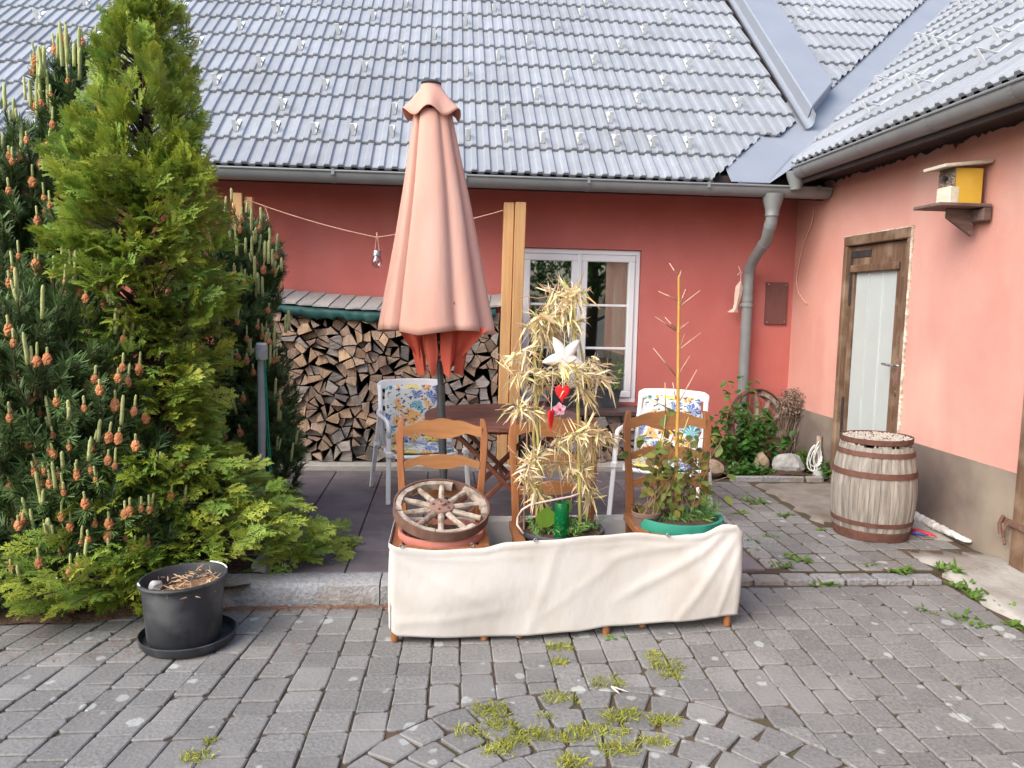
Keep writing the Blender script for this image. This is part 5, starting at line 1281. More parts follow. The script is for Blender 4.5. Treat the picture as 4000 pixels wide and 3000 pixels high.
# heart-shaped fresh leaves, conifer cuttings
mb = MB(); leaf_at(mb, pp(2130, 2060, -.06), Vector((.05, -.1, 1)), Vector((.1, -1, .1)), .10, .105, (1.3, 1.25, .9), .05, .1); mb.build('broad_leaf', m_weed, p2, recalc=False); mb = MB(); leaf_at(mb, pp(2205, 2010, .03), Vector((.3, 0, 1)), Vector((.2, -1, .2)), .08, .06, (1.0, 1.0, .9), .05, .2); mb.build('broad_leaf', m_weed, p2, recalc=False)
def sprig(mb, p, d, L, n, nl, w, col, up=.6):
    d = d.normalized()
    for k in range(n):
        t = rnd(0, 1); q = p+d*(L*t); r_ = rv(); nd_ = (d*rnd(.3, .9)+(r_-d*r_.dot(d)).normalized()*1.0).normalized(); s = nd_.cross(rv()); s = s.normalized() if s.length > 1e-4 else Vector((1, 0, 0)); l = nl*rnd(.7, 1.1); g = rnd(.7, 1.25)
        mb.add([q-s*w*.5, q+s*w*.5, q+nd_*l*.6+s*w*.35, q+nd_*l, q+nd_*l*.6-s*w*.35], [(0, 1, 2, 3, 4)], 0, (col[0]*g, col[1]*g, col[2]*g))
mb = MB()
for k in range(46):
    a = rnd(0, 6.28); r_ = rnd(.02, .17); p = Vector((.565+r_*math.cos(a)*1.05, 3.645+r_*math.sin(a), .468)); sprig(mb, p, Vector((rnd(-1, 1), rnd(-1, 1), rnd(.05, .6))), rnd(.05, .1), 40, .026, .004, (1.5, 1.6, 1.3))
mb.build('conifer_cuttings', m_needle, p2, recalc=False, kind='stuff')
# bottle, upside down
bt = empty('green_bottle', (.552, 3.575, .44), 'green glass bottle stuck upside down in the black pot', 'bottle'); cb = pp(2192, 2100, -.085)
mb = MB(); bx, by = cb.x, cb.y; z1 = pp(2192, 1962, -.085).z; z0 = .45
mb.lathe([(.0, z0), (.033, z0), (.036, z0+.01), (.036, z0+.055), (.0345, z0+.062), (.036, z0+.07), (.0345, z1-.008), (.032, z1-.001), (.028, z1), (.024, z1-.006), (0, z1-.012)], (bx, by, 0), 28); mb.build('glass', m_bottle, bt, smooth='a')
# star, hearts, flower
def flat_shape(name, pts, c, w, th, mat, yaw, label, cat, puff=.4):
    """padded felt shape hanging free; pts is a closed outline in -1..1"""
    ry = Matrix.Rotation(yaw, 3, 'Z'); n = len(pts); V = []; F = []; c = Vector(c)
    rings = ((1.0, 0), (.9, th*.35), (.55, th*.5), (0, th*.55))
    for sgn in (-1, 1):
        for (k, d) in rings:
            for p in pts: V.append(c+ry @ Vector((p[0]*k*w/2, sgn*d, p[1]*k*w/2)))
    R4 = len(rings)
    for s in range(2):
        for r_ in range(R4-1):
            for i in range(n): j = (i+1) % n; a = (s*R4+r_)*n; F.append((a+i, a+j, a+n+j, a+n+i))
    mb = MB(); mb.add(V, F); bm_o = mb.build(name, mat, smooth=True, label=label, cat=cat, origin=c); bm = bmesh.new(); bm.from_mesh(bm_o.data); bmesh.ops.remove_doubles(bm, verts=bm.verts, dist=1e-5); bmesh.ops.recalc_face_normals(bm, faces=bm.faces); bm.to_mesh(bm_o.data); bm.free(); return bm_o
star = []
for i in range(60):
    a = 2*math.pi*i/60; k = abs(((i % 12)/6)-1); star.append(((.42+.58*k**1.4)*math.sin(a), (.42+.58*k**1.4)*math.cos(a)))
star = [(p[0]*math.cos(.55)-p[1]*math.sin(.55), p[0]*math.sin(.55)+p[1]*math.cos(.55)) for p in star]
sc_ = pp(2205, 1395, -.02); so = flat_shape('felt_star', star, sc_, .225, .04, m_star, .1, 'padded white felt star hanging among the dried bamboo', 'star')
heart = []
for i in range(48):
    a = 2*math.pi*i/48; x = 16*math.sin(a)**3; y = 13*math.cos(a)-5*math.cos(2*a)-2*math.cos(3*a)-math.cos(4*a); heart.append((x/17, (y+2.5)/13*1.05))
h1 = pp(2197, 1540, -.08); flat_shape('felt_heart', heart, h1, .074, .014, m_heart, .0, 'larger flat red felt heart hanging below the star', 'heart')
h2 = pp(2152, 1640, -.09); flat_shape('felt_heart', [(p[0], p[1]*1.25) for p in heart], h2, .070, .014, m_heart, 1.05, 'smaller red heart turned edge-on beside the pink flower', 'heart')
for (o_, c_, top) in (('s', sc_, (2205, 1300, -.01)), ('h', h1+Vector((0, 0, .03)), (2200, 1455, -.05)), ('h', h2+Vector((0, 0, .035)), (2160, 1440, -.05))):
    mb = MB(); mb.tube([c_, pp(*top)], .0016, 5); mb.build('hanging_thread', m_rope, db)
fl = empty('pink_flower', pp(2185, 1598, -.06), 'small dusty pink cloth flower hanging next to the red hearts', 'flower'); mb = MB(); c = pp(2185, 1598, -.06)
for k in range(5):
    a = 2*math.pi*k/5+.4; leaf_at(mb, c, Vector((math.cos(a), -.25, math.sin(a))), Vector((0, -1, .1)), .034, .03, (1, 1, 1), .2, .2)
mb.c = []; mb.build('petals', m_pink2, fl, recalc=False)
mb = MB(); mb.lathe([(0, .006), (.006, .003), (.006, -.003), (0, -.006)], c-Vector((0, .006, 0)), 10); mb.build('flower_centre', m_heart, fl, smooth=True)

# ================================================================== RIGHT POT: cane, brown pot, plant
cane = empty('bamboo_cane', (1.147, 3.66, .48), 'golden bare bamboo cane with pinkish side twigs in the teal pot', 'cane')
cpts = [(2638, 2035), (2640, 1900), (2643, 1800), (2645, 1700), (2648, 1610), (2649, 1475), (2650, 1370), (2650, 1300), (2652, 1210), (2652, 1075)]
Q = []; rad = []
P = [aty(x, y, 3.64) for x, y in cpts]
for i in range(len(P)-1):
    for s in (0, .04, .08, .5, .94): Q.append(P[i].lerp(P[i+1], s)); rad.append(lerp(.0105, .0055, (i+s)/len(P))*(1.22 if s == .04 else 1))
Q.append(P[-1]); rad.append(.0055)
mb = MB(); mb.tube(Q, rad, 10); mb.build('stem', m_bamy, cane, smooth=True)
for (a, b) in (((2650, 1083), (2615, 1028)), ((2655, 1078), (2661, 1055)), ((2652, 1175), (2572, 1138)), ((2654, 1198), (2735, 1135)), ((2654, 1195), (2678, 1130)), ((2640, 1292), (2560, 1238)), ((2643, 1288), (2598, 1240)), ((2656, 1284), (2690, 1258)), ((2654, 1365), (2738, 1300)), ((2654, 1362), (2675, 1302)), ((2640, 1468), (2552, 1360)), ((2656, 1452), (2695, 1390)), ((2656, 1565), (2722, 1445)), ((2640, 1560), (2628, 1495)), ((2600, 1625), (2598, 1495)), ((2640, 1610), (2512, 1545)), ((2655, 1740), (2765, 1705)), ((2655, 1730), (2690, 1630)), ((2560, 1980), (2600, 1620))):
    mb = MB(); A, B = aty(*a, 3.64), aty(*b, 3.64+rnd(-.06, .06)); mb.tube([A, A.lerp(B, .48), A.lerp(B, .5), A.lerp(B, .52), B], [.0034, .0028, .0042, .0026, .0022], 6); mb.build('side_twig', m_twig if a[1] < 1600 else m_bamg, cane, smooth=True)
bpc = aty(2522, 2060, 3.62); bpot = empty('clay_pot', (bpc.x, bpc.y, .50), 'small dusty brown clay pot sitting inside the teal green pot', 'flower pot')
mb = MB(); zt = aty(2522, 1995, 3.62).z; mb.lathe([(0, .49), (.052, .49), (.066, zt-.024), (.070, zt-.022), (.071, zt-.004), (.068, zt), (.064, zt-.004), (.060, zt-.03), (0, zt-.035)], (bpc.x, bpc.y, 0), 30); mb.build('pot', m_brownpot, bpot, smooth='a')
pl = empty('trailing_plant', (1.12, 3.63, .52), 'straggly fading green plant with round leaves round the bamboo cane', 'plant'); mb = MB(); ml = MB()
rsp = random.Random(5)
for k in range(46):
    s = Vector((bpc.x+rnd(-.04, .04), bpc.y+rnd(-.04, .04), zt-.02)) if k < 24 else Vector((1.16+rnd(-.06, .10), 3.65+rnd(-.08, .08), .50))
    e = aty(rnd(2440, 2860), rnd(1700, 1990), 3.63+rnd(-.10, .12)); e = e if k > 5 else aty(rnd(2590, 2680), rnd(1590, 1720), 3.64)
    m_ = s.lerp(e, .5)+Vector((rnd(-.03, .03), rnd(-.03, .03), rnd(.0, .08))); pts = [s.lerp(m_, t).lerp(m_.lerp(e, t), t) for t in (0, .2, .4, .6, .8, 1)]
    mb.tube(pts, .0016, 4)
    for q in range(rsp.randint(3, 6)):
        p = pts[rsp.randint(2, 5)]+rv()*.018; g = rnd(.6, 1.2); br = rnd(0, 1); col = (g*lerp(.9, 1.7, br**3), g*lerp(1.05, .95, br), g*.8)
        if br > .9: col = (g*.9, g*.5, g*.5)
        leaf_at(ml, p, rv()+Vector((0, -.2, .1)), Vector((rnd(-.5, .5), rnd(-1, .1), 1)), rnd(.032, .06), rnd(.028, .046), col, .1, .25)
mb.build('stems', m_rtwig, pl, recalc=False, kind='stuff'); ml.build('leaves', m_gplant, pl, recalc=False, kind='stuff')
mb = MB()
for (x, y, dx, dz) in ((2610, 2050, 1, .15), (2650, 2040, .8, .5), (2680, 2020, .6, .4), (2700, 2045, .9, .05), (2755, 2050, -.1, .9), (2750, 2030, .5, .6), (2640, 2060, -.6, .1), (2720, 2000, .3, .5)):
    p = aty(x, y, 3.60); p.z = max(p.z, .53); sprig(mb, p, Vector((dx, rnd(-.3, .1), dz)), .10, 80, .05, .0035, (1.6, 1.8, 1.6))
mb.build('pine_cuttings', m_needle, p3, recalc=False, kind='stuff')
mb = MB(); 
for (x, y) in ((-.075, 3.60), (.07, 3.60), (-.02, 3.57), (.03, 3.58), (.10, 3.64)):
    h = .085 if x < -.05 else .03
    for k in range(26 if h > .05 else 14): g = rnd(.8, 1.3); thin_leaf(mb, Vector((x, y, .452+h*rnd(0, .75))), Vector((rnd(-1, 1), rnd(-1, 1), rnd(.4, 1.6))), rnd(.025, .05), .007, (g*1.05, g, g*1.2), .1)
mb.build('lavender_sprigs', m_gplant, p1, recalc=False, kind='stuff')

# ================================================================== BARREL
bc = (2.785, 4.775); b0, bh = PZ-.006, .615
brl = empty('barrel', (bc[0], bc[1], b0), 'weathered grey oak barrel with rusty hoops and gravel on its lid', 'barrel')
def br(z): t = z/bh; return .214+.048*math.sin(math.pi*(.06+.9*t))-.008*t
nst = 26
for k in range(nst):
    a0 = 2*math.pi*k/nst+.004; a1 = 2*math.pi*(k+1)/nst-.004; am = (a0+a1)/2; V = []; F = []; nz = 9; dr = rnd(-.0015, .0015); topz = bh*rnd(.955, .985)
    for j in range(nz+1):
        z = topz*j/nz; r_ = br(z)+dr
        for (a, rr) in ((a0, r_-.002), (am, r_+.001), (a1, r_-.002), (a1, r_-.03), (a0, r_-.03)): V.append((bc[0]+rr*math.cos(a), bc[1]+rr*math.sin(a), b0+z))
    for j in range(nz):
        for i in range(5): i2 = (i+1) % 5; F.append((5*j+i, 5*j+i2, 5*j+5+i2, 5*j+5+i))
    F += [(4, 3, 2, 1, 0), tuple(5*nz+i for i in range(5))]; mb = MB(); mb.add(V, F); mb.build('stave', m_stave, brl, origin=(bc[0], bc[1], b0))
for (z, h) in ((.0, .06), (.095, .028), (.405, .036), (.535, .03)):
    mb = MB(); mb.lathe([(br(z)+.001, b0+z), (br(z)+.005, b0+z), (br(z+h)+.005, b0+z+h), (br(z+h)+.001, b0+z+h)], (bc[0], bc[1], 0), 60, closed=True); mb.v = [(v[0], v[1], v[2]+rnd(-.0012, .0012)) for v in mb.v]; mb.build('hoop', m_hoop, brl, smooth='a')
mb = MB(); zl = b0+bh; rl = br(bh)+.004
mb.lathe([(0, zl-.005), (rl-.01, zl-.005), (rl, zl-.003), (rl+.001, zl+.030), (rl-.005, zl+.030), (rl-.006, zl+.018), (0, zl+.020)], (bc[0], bc[1], 0), 60); mb.v = [(v[0], v[1], v[2]+.035*(v[0]-bc[0])*.4) for v in mb.v]; lid = mb.build('lid', m_hoop, brl, smooth='a')
mb = MB()
for k in range(900):
    a = rnd(0, 6.28); r_ = (rl-.012)*math.sqrt(rnd(0, 1)); x, y = bc[0]+r_*math.cos(a), bc[1]+r_*math.sin(a); s = rnd(.004, .009); z = zl+.02+.014*(x-bc[0])+s*.3
    P = [Vector((x, y, z))+Vector(q)*s*rnd(.7, 1.2) for q in ((1, 0, 0), (-1, 0, 0), (0, 1, 0), (0, -1, 0), (0, 0, .8), (0, 0, -.8))]; mb.add(P, [(0, 2, 4), (2, 1, 4), (1, 3, 4), (3, 0, 4), (2, 0, 5), (1, 2, 5), (3, 1, 5), (0, 3, 5)])
mb.build('gravel', m_grav, lid, recalc=False, kind='stuff')
mb = MB()
for k in range(70):
    a = rnd(0, 6.28); r_ = br(bh)-rnd(.004, .02); x, y = bc[0]+r_*math.cos(a), bc[1]+r_*math.sin(a); s = rnd(.008, .014); z = b0+bh*.975
    P = [Vector((x, y, z))+Vector(q)*s*rnd(.7, 1.2) for q in ((1, 0, 0), (-1, 0, 0), (0, 1, 0), (0, -1, 0), (0, 0, 1.1), (0, 0, -1))]; mb.add(P, [(0, 2, 4), (2, 1, 4), (1, 3, 4), (3, 0, 4), (2, 0, 5), (1, 2, 5), (3, 1, 5), (0, 3, 5)])
mb.build('pebbles', m_grav, brl, recalc=False, kind='stuff')
# things by the wall behind the barrel
q = atx(3590, 2080, 3.1)
mb = MB(); A = atz(3556, 2070, .12); mb.tube([A, A+Vector((.04, -.02, .0)), A+Vector((.09, -.07, -.01)), A+Vector((.115, -.10, -.02))], [.008, .014, .013, .009], 8); mb.build('red_handle', m_redtool, smooth=True, label='red plastic tool handle lying at the foot of the barrel', cat='tool', origin=A)
mb = MB(); A2 = A+Vector((-.015, -.04, -.008)); mb.tube([A2, A2+Vector((.03, -.015, .004)), A2+Vector((.07, -.045, -.004))], [.01, .013, .006], 8); mb.build('blue_handle', m_bluetool, smooth=True, label='blue plastic tool handle beside the red one at the barrel', cat='tool', origin=A2)
def lump(name, c, rx, ry, rz, mat, label, cat, seed, rough=.22, n=3, parent=None):
    rr = random.Random(seed); bm = bmesh.new(); bmesh.ops.create_icosphere(bm, subdivisions=n, radius=1)
    dirs = [(rv(), rr.uniform(.25, 1.0)) for _ in range(22)]
    for v in bm.verts:
        d = v.co.normalized(); s = 1.0
        for (u, h) in dirs:
            k = d.dot(u); s = min(s, (h*.35+.62)/max(k, .001)) if k > .3 else s
        s *= 1+rr.uniform(-.03, .03); v.co = Vector((d.x*rx*s, d.y*ry*s, d.z*rz*s))
    me = bpy.data.meshes.new(name); bm.to_mesh(me); bm.free(); me.materials.append(mat); o = bpy.data.objects.new(name, me); COL.objects.link(o); o.location = c; return tag(o, label, cat)
ww = empty('plaster_remnant', (3.2, 4.7, .1), 'crumbling white plaster patch at the foot of the pink wall', 'plaster')
for k in range(11):
    t = k/10; p = atx(lerp(3580, 3770, t), lerp(2020, 2108, t), XW-.03); o = lump('plaster_lump', (0, 0, 0), .035, .055, lerp(.04, .014, t), m_whitewash, None, None, 50+k, n=2); o.parent = ww; o.location = p-ww.location
mb = MB(); P_ = [(XW-.014, 4.98, .03), (XW-.014, 4.42, .03), (XW-.11, 4.45, .03), (XW-.15, 4.72, .03), (XW-.13, 4.98, .03)]
mb.prism(P_, (0, 0, .10)); mb.v = [(v[0], v[1], v[2]-(.05*(4.98-v[1])/.55 if v[2] > .1 else 0)) for v in mb.v]; mb.build('ledge', m_conc, ww, bevel=.012)

# ================================================================== BLACK TUB WITH SAUCER
tc = (-1.16, 3.50)
sa = MB(); sa.lathe([(0, .006), (.192, .006), (.202, .018), (.210, .048), (.204, .051), (.192, .02), (0, .016)], (tc[0]+.015, tc[1], 0), 44); sa.v = [(v[0], v[1], v[2]+.0) for v in sa.v]
sa.build('saucer', m_blk, smooth='a', label='black plastic saucer under the black tub on the paving', cat='saucer', origin=(tc[0]+.015, tc[1], .006))
tub = empty('plant_tub', (tc[0], tc[1], .02), 'black plastic tub of dry mulch standing in a saucer by the thuja', 'tub')
mb = MB(); mb.lathe([(0, .022), (.150, .022), (.156, .03), (.175, .285), (.186, .288), (.190, .297), (.186, .305), (.177, .305), (.173, .295), (.164, .20), (0, .20)], (tc[0], tc[1], 0), 48); mb.v = [(v[0], v[1], v[2]+.06*(v[0]-tc[0])*max(0, v[2]-.022)/.33) for v in mb.v]; mb.build('tub', m_blk, tub, smooth='a')
mb = MB(); V = [(tc[0], tc[1], .268)]; F = []; nn = 30
for rr in (.3, .6, .97):
    for i in range(nn): a = 2*math.pi*i/nn; V.append((tc[0]+.167*rr*math.cos(a), tc[1]+.167*rr*math.sin(a), .252+rnd(-.01, .012)-.02*rr+.03*rr*math.cos(a)))
for i in range(nn): F.append((0, 1+i, 1+(i+1) % nn))
for q in range(2):
    for i in range(nn): a = 1+q*nn+i; b = 1+q*nn+(i+1) % nn; F.append((a, a+nn, b+nn, b))
mb.add(V, F); mb.build('mulch', m_mulch, tub, smooth=True)
mb = MB()
for k in range(160):
    a = rnd(0, 6.28); r_ = .16*math.sqrt(rnd(0, 1)); p = Vector((tc[0]+.02+r_*math.cos(a)*.9, tc[1]+r_*math.sin(a), .262+rnd(0, .018))); g = rnd(.6, 1.1); thin_leaf(mb, p, Vector((rnd(-1, 1), rnd(-1, 1), rnd(-.1, .35))), rnd(.03, .07), rnd(.003, .007), (g, g*.8, g*.75), .1)
mb.build('dry_stalks', m_straw, tub, recalc=False, kind='stuff')
tuff = lump('pumice_stone', (tc[0]-.11, tc[1]-.035, .272), .034, .03, .03, m_rock, 'small pale stone lying in the black tub', 'stone', 3)
mb = MB(); 
for (a0, a1) in ((20, 70), (205, 222)): mb.tube([(tc[0]+.184*math.cos(R(a)), tc[1]+.184*math.sin(R(a)), .310+.011*math.cos(R(a))) for a in range(a0, a1, 6)], .0035, 6)
mb.build('rim_handle', m_rope, tub, kind='stuff')

# ================================================================== THINGS ON THE WALLS
bh_ = empty('birdhouse', (3.1, 4.66, 2.22), 'yellow wooden birdhouse with knobbly bark front standing on a wall shelf', 'birdhouse')
shz = atx(3750, 800, 3.12).z+.002; yb0, yb1 = atx(3840, 740, 3.12).y, 0
byc = 4.655; bx0, bx1 = 3.04, 3.235; by0, by1 = byc-.07, byc+.075
mb = MB(); mb.bb(bx0+.02, bx1, by0, by0+.018, shz, shz+.215); mb.build('side_board', m_birdy, bh_, bevel=.003)
mb = MB(); mb.bb(bx0+.02, bx1, by1-.018, by1, shz, shz+.215); mb.build('side_board', m_birdy, bh_, bevel=.003)
mb = MB(); mb.bb(bx0-.012, bx0+.05, by0-.002, by1-.012, shz, shz+.105); mb.build('front_block', m_birdw, bh_, bevel=.006)
bm = bmesh.new(); bmesh.ops.create_grid(bm, x_segments=16, y_segments=16, size=.5); me = bpy.data.meshes.new('bark_front')
for v in bm.verts: a, b = v.co.x, v.co.y; v.co = Vector((bx0+.012-.016*rnd(0, 1)*(1 if abs(a) < .48 else .2)-(-.04 if math.hypot(a+.05, b+.05) < .07 else 0), byc+.0+a*.158, shz+.160+b*.110))
bm.to_mesh(me); bm.free(); me.materials.append(m_birdb); o = bpy.data.objects.new('bark_front', me); COL.objects.link(o); o.parent = bh_; o.location = -bh_.location
mb = MB(); mb.bb(bx0+.022, bx1-.002, by0+.02, by1-.02, shz+.003, shz+.205); mb.build('back_block', m_birdb, bh_)
mb = MB(); hc = Vector((bx0-.012, byc-.008, shz+.158)); mb.lathe([(0, -.006), (.014, -.006), (.014, .004), (0, .004)], hc, 14, rot=Matrix.Rotation(R(90), 3, 'Y')); mb.build('entry_hole', m_black, bh_)
mb = MB(); rr = Matrix.Rotation(R(-9), 3, 'Y') @ Matrix.Rotation(R(0), 3, 'X'); mb.box((3.115, byc-.0, shz+.236), (.31, .22, .02), Matrix.Rotation(R(-7), 3, 'Y')); mb.build('lid_board', m_birdw, bh_, bevel=.003)
sh = empty('wall_shelf', (XW, byc, 2.0), 'dark old wooden shelf and bracket holding up the yellow birdhouse', 'shelf')
mb = MB(); mb.bb(2.93, XW-.014, byc-.13, byc+.14, shz-.022, shz-.001); mb.build('shelf_board', m_shelf, sh, bevel=.004)
mb = MB(); mb.prism([(3.06, byc-.02, shz-.023), (XW-.05, byc-.02, shz-.023), (XW-.05, byc-.02, shz-.19), (3.06, byc-.02, shz-.08)], (0, .03, 0)); mb.build('bracket', m_shelf, sh, bevel=.004)
mb = MB(); mb.bb(XW-.07, XW-.012, byc-.13, byc+.10, shz-.105, shz-.024); mb.build('wall_block', m_shelf, sh, bevel=.008)
mb = MB(); a = aty(2995, 1102, YW-.02); b = aty(3070, 1268, YW-.02); mb.bb(a.x, b.x, YW-.024, YW-.004, b.z, a.z); wp = mb.build('wall_board', m_plaque, bevel=.003, label='plain dark brown board screwed to the red wall beside the downpipe', cat='board', origin=((a.x+b.x)/2, YW-.015, b.z))
for (x, z) in ((a.x+.02, a.z-.02), (b.x-.02, a.z-.025), (a.x+.02, b.z+.02), (b.x-.02, b.z+.03)):
    mb = MB(); mb.lathe([(0, .003), (.006, .001), (.006, -.001), (0, -.001)], (x, YW-.026, z), 10, rot=Matrix.Rotation(R(90), 3, 'X')); mb.build('screw', m_steel, wp)
fz = aty(2880, 1160, 7.1); fsh = empty('wooden_fish', (fz.x, 7.1, fz.z), 'pale pink carved wooden fish hanging from the downpipe clamp', 'ornament')
pf = [aty(x, y, 7.1) for x, y in ((2893, 1098), (2888, 1120), (2884, 1150), (2878, 1180), (2872, 1205), (2862, 1220))]
mb = MB(); V = []; F = []; ws = [.006, .036, .036, .026, .022, .055]; 
for p, w in zip(pf, ws): V += [p+Vector((-w, -.0, 0)), p+Vector((0, -.016, 0)), p+Vector((w, 0, 0)), p+Vector((0, .016, 0))]
for k in range(5):
    for i in range(4): j = (i+1) % 4; F.append((4*k+i, 4*k+j, 4*k+4+j, 4*k+4+i))
F += [(3, 2, 1, 0), (20, 21, 22, 23)]; mb.add(V, F); mb.build('body', m_fish, fsh, smooth='a')
mb = MB(); mb.tube([pf[0], aty(2893, 1070, 7.1), aty(2900, 1065, 7.1)], .002, 5); mb.tube([aty(2880, 1075, 7.1), aty(2893, 1062, 7.09), aty(2885, 1040, 7.1)], .003, 5); mb.build('hanging_wire', m_rope, fsh)
mb = MB(); cp = [(3180, 818), (3172, 870), (3145, 940), (3125, 1010), (3112, 1080), (3112, 1110), (3120, 1145), (3140, 1175), (3152, 1186)]
mb.tube([(XW-.012, atx(x, y, XW-.012).y, atx(x, y, XW-.012).z) for x, y in cp if atx(x, y, XW-.012).y < YW-.02] or [aty(x, y, YW-.012) for x, y in cp], .006, 6); mb.build('loose_cable', m_cord, smooth=True, label='loose pink cable hanging down the wall in the corner', cat='cable', origin=(XW-.02, 7, 1.4))

# grey pole with green string at the edge of the patio
gp1 = aty(1022, 1370, 4.74); gp0 = Vector((gp1.x-.012, 4.74, PZ)); gpo = empty('line_post', gp0, 'thin grey metal clothes line post with green string beside the pine', 'post')
mb = MB(); mb.tube([gp0, gp1], .022, 14); mb.build('pole', m_grey, gpo, smooth='a')
mb = MB(); mb.lathe([(0, .035), (.034, .035), (.036, .02), (.034, -.05), (.026, -.055)], gp1, 16); mb.tube([gp1+Vector((.01, -.03, -.02)), gp1+Vector((.02, -.06, -.025))], .028, 12); mb.build('clamp_head', m_grey, gpo, smooth='a')
mb = MB(); mb.lathe([(0, .046), (.030, .046), (.030, .036), (0, .036)], gp1, 16); mb.build('white_cap', m_plast, gpo)
mb = MB(); mb.tube([gp1+Vector((.025, -.03, -.05)), aty(1050, 1700, gp0.y-.04), aty(1062, 1850, gp0.y-.06)], .004, 5); mb.tube([gp1+Vector((.02, -.03, -.05)), aty(1042, 1700, gp0.y-.04), aty(1058, 1870, gp0.y-.06)], .003, 5); mb.build('string', m_gstr, gpo)

# ================================================================== CORNER BED
lump('rock', (3.005, 6.52, PZ+.085), .155, .12, .125, m_rock, 'large pale speckled rock in the corner bed', 'rock', 11)
lump('rock', (2.30, 6.46, PZ+.06), .13, .10, .085, m_rock2, 'flat tan rock behind the white garden chair', 'rock', 12)
lump('rock', (2.80, 6.60, PZ+.09), .07, .06, .09, m_rock2, 'small brown rock leaning behind the pale speckled rock', 'rock', 14)
lump('rock', (3.23, 6.36, PZ+.03), .07, .08, .05, m_rock, 'small white stone at the foot of the door frame', 'rock', 13)
sb = empty('leafy_shrub', (2.68, 6.72, PZ+.03), 'dark green leafy shrub growing in front of the old wheel and downpipe', 'shrub'); ms = MB(); ml = MB()
for k in range(30):
    a = rnd(-.36, .34); top = Vector((2.70+a, 6.70+rnd(-.16, .12), PZ+rnd(.28, .62)-.3*abs(a)))
    if k < 3: top = (aty(2900, 1475, 6.75), aty(2842, 1500, 6.7), aty(2935, 1490, 6.8))[k]
    s = Vector((2.68+rnd(-.12, .12), 6.74+rnd(-.06, .06), PZ)); m_ = s.lerp(top, .55)+Vector((a*.25, -.03, .02)); pts = [s.lerp(m_, t).lerp(m_.lerp(top, t), t) for t in [i/7 for i in range(8)]]
    ms.tube(pts, [.005-.0004*i for i in range(8)], 5)
    for q in range(2, 8):
        for w in range(4 if k > 2 else 3):
            d = Vector((rnd(-1, 1), rnd(-1.2, .5), rnd(-.35, .5))); g = rnd(.55, 1.15)+(.35 if rnd(0, 1) < .22 else 0); leaf_at(ml, pts[q]+rv()*.02, d, Vector((rnd(-.3, .3), -.5, 1)), rnd(.05, .088), rnd(.032, .05), (g*.95, g, g*.85), .18, .3)
ms.build('stems', m_rtwig, sb, recalc=False, kind='stuff'); ml.build('leaves', m_leaf, sb, recalc=False, kind='stuff')
def clump(name, cx, cy, rx, ry, h, n, L, W, mat, label, cat, bright=1.0, blade=False, group=None, z0=None):
    t = empty(name, (cx, cy, (PZ+.02) if z0 is None else z0), label, cat, group); mb = MB(); zb = (PZ+.02) if z0 is None else z0
    for k in range(n):
        a = rnd(0, 6.28); r_ = math.sqrt(rnd(0, 1)); x, y = cx+rx*r_*math.cos(a), cy+ry*r_*math.sin(a); g = bright*rnd(.65, 1.2)
        if blade: thin_leaf(mb, Vector((x, y, zb)), Vector((rnd(-.8, .8), rnd(-.8, .8), rnd(.5, 1.4))), L*rnd(.5, 1.1), W, (g, g, g*.8), .35)
        else: leaf_at(mb, Vector((x, y, zb+h*rnd(.1, 1)*(1-r_*r_*.6))), Vector((rnd(-1, 1), rnd(-1, .7), rnd(-.1, .8))), Vector((rnd(-.3, .3), -.3, 1)), L*rnd(.6, 1.1), W*rnd(.7, 1.1), (g, g, g*.85), .12, .3)
    mb.build('leaves', mat, t, recalc=False, kind='stuff'); return t
clump('ground_cover', 2.66, 6.48, .24, .12, .13, 340, .07, .009, m_leaf, 'low dark green grassy ground cover in front of the shrub', 'plant', 1.1, True)
clump('ground_cover', 2.60, 6.45, .20, .08, .10, 150, .045, .03, m_leaf, 'low round-leaved green plant along the edging stones', 'plant', 1.1)
clump('herb_plant', 3.17, 6.58, .11, .10, .19, 330, .032, .024, m_weed, 'bright green bushy herb between the pale rock and the stake', 'plant', .62)
clump('herb_plant', 3.235, 6.30, .04, .05, .16, 70, .04, .028, m_leaf, 'small green weed growing against the door frame', 'plant', 1.2)
# dry flower bush
dbh = empty('dry_bush', (3.10, 6.98, PZ), 'dead grey brown flower bush leaning in the corner beside the wheel', 'dry bush'); mb = MB(); mh = MB()
for k in range(58):
    s = Vector((3.10+rnd(-.03, .03), 6.97+rnd(-.04, .04), PZ)); e = aty(rnd(3050, 3165), rnd(1535, 1640), 6.95+rnd(-.1, .12)); m_ = s.lerp(e, .5)+Vector((rnd(-.05, .1), rnd(-.05, .05), .04)); pts = [s.lerp(m_, t).lerp(m_.lerp(e, t), t) for t in (0, .25, .5, .75, 1)]; g = rnd(.7, 1.1)
    mb.tube(pts, .0035, 5, True, 0, (g, g, g))
    for q in range(46):
        p = e+Vector((rnd(-.05, .05), rnd(-.05, .05), rnd(-.04, .045))); g = rnd(.6, 1.35); s_ = rnd(.010, .021); u = rv(); w = u.cross(rv()).normalized(); mh.add([p, p+u*s_, p+u*s_*.6+w*s_*.7, p+w*s_], [(0, 1, 2, 3)], 0, (g, g*.97, g*.96))
for k in range(16):
    s = aty(rnd(3120, 3160), rnd(1600, 1650), 6.92); pts = [s]; 
    for q in range(5): pts.append(pts[-1]+Vector((rnd(-.03, .02), rnd(-.015, .015), -.065)))
    g = rnd(.8, 1.2); mb.tube(pts, .0035, 5, True, 0, (g, g, g))
mb.build('stems', m_dead, dbh, recalc=False, kind='stuff'); mh.build('flower_heads', m_dead, dbh, recalc=False, kind='stuff')
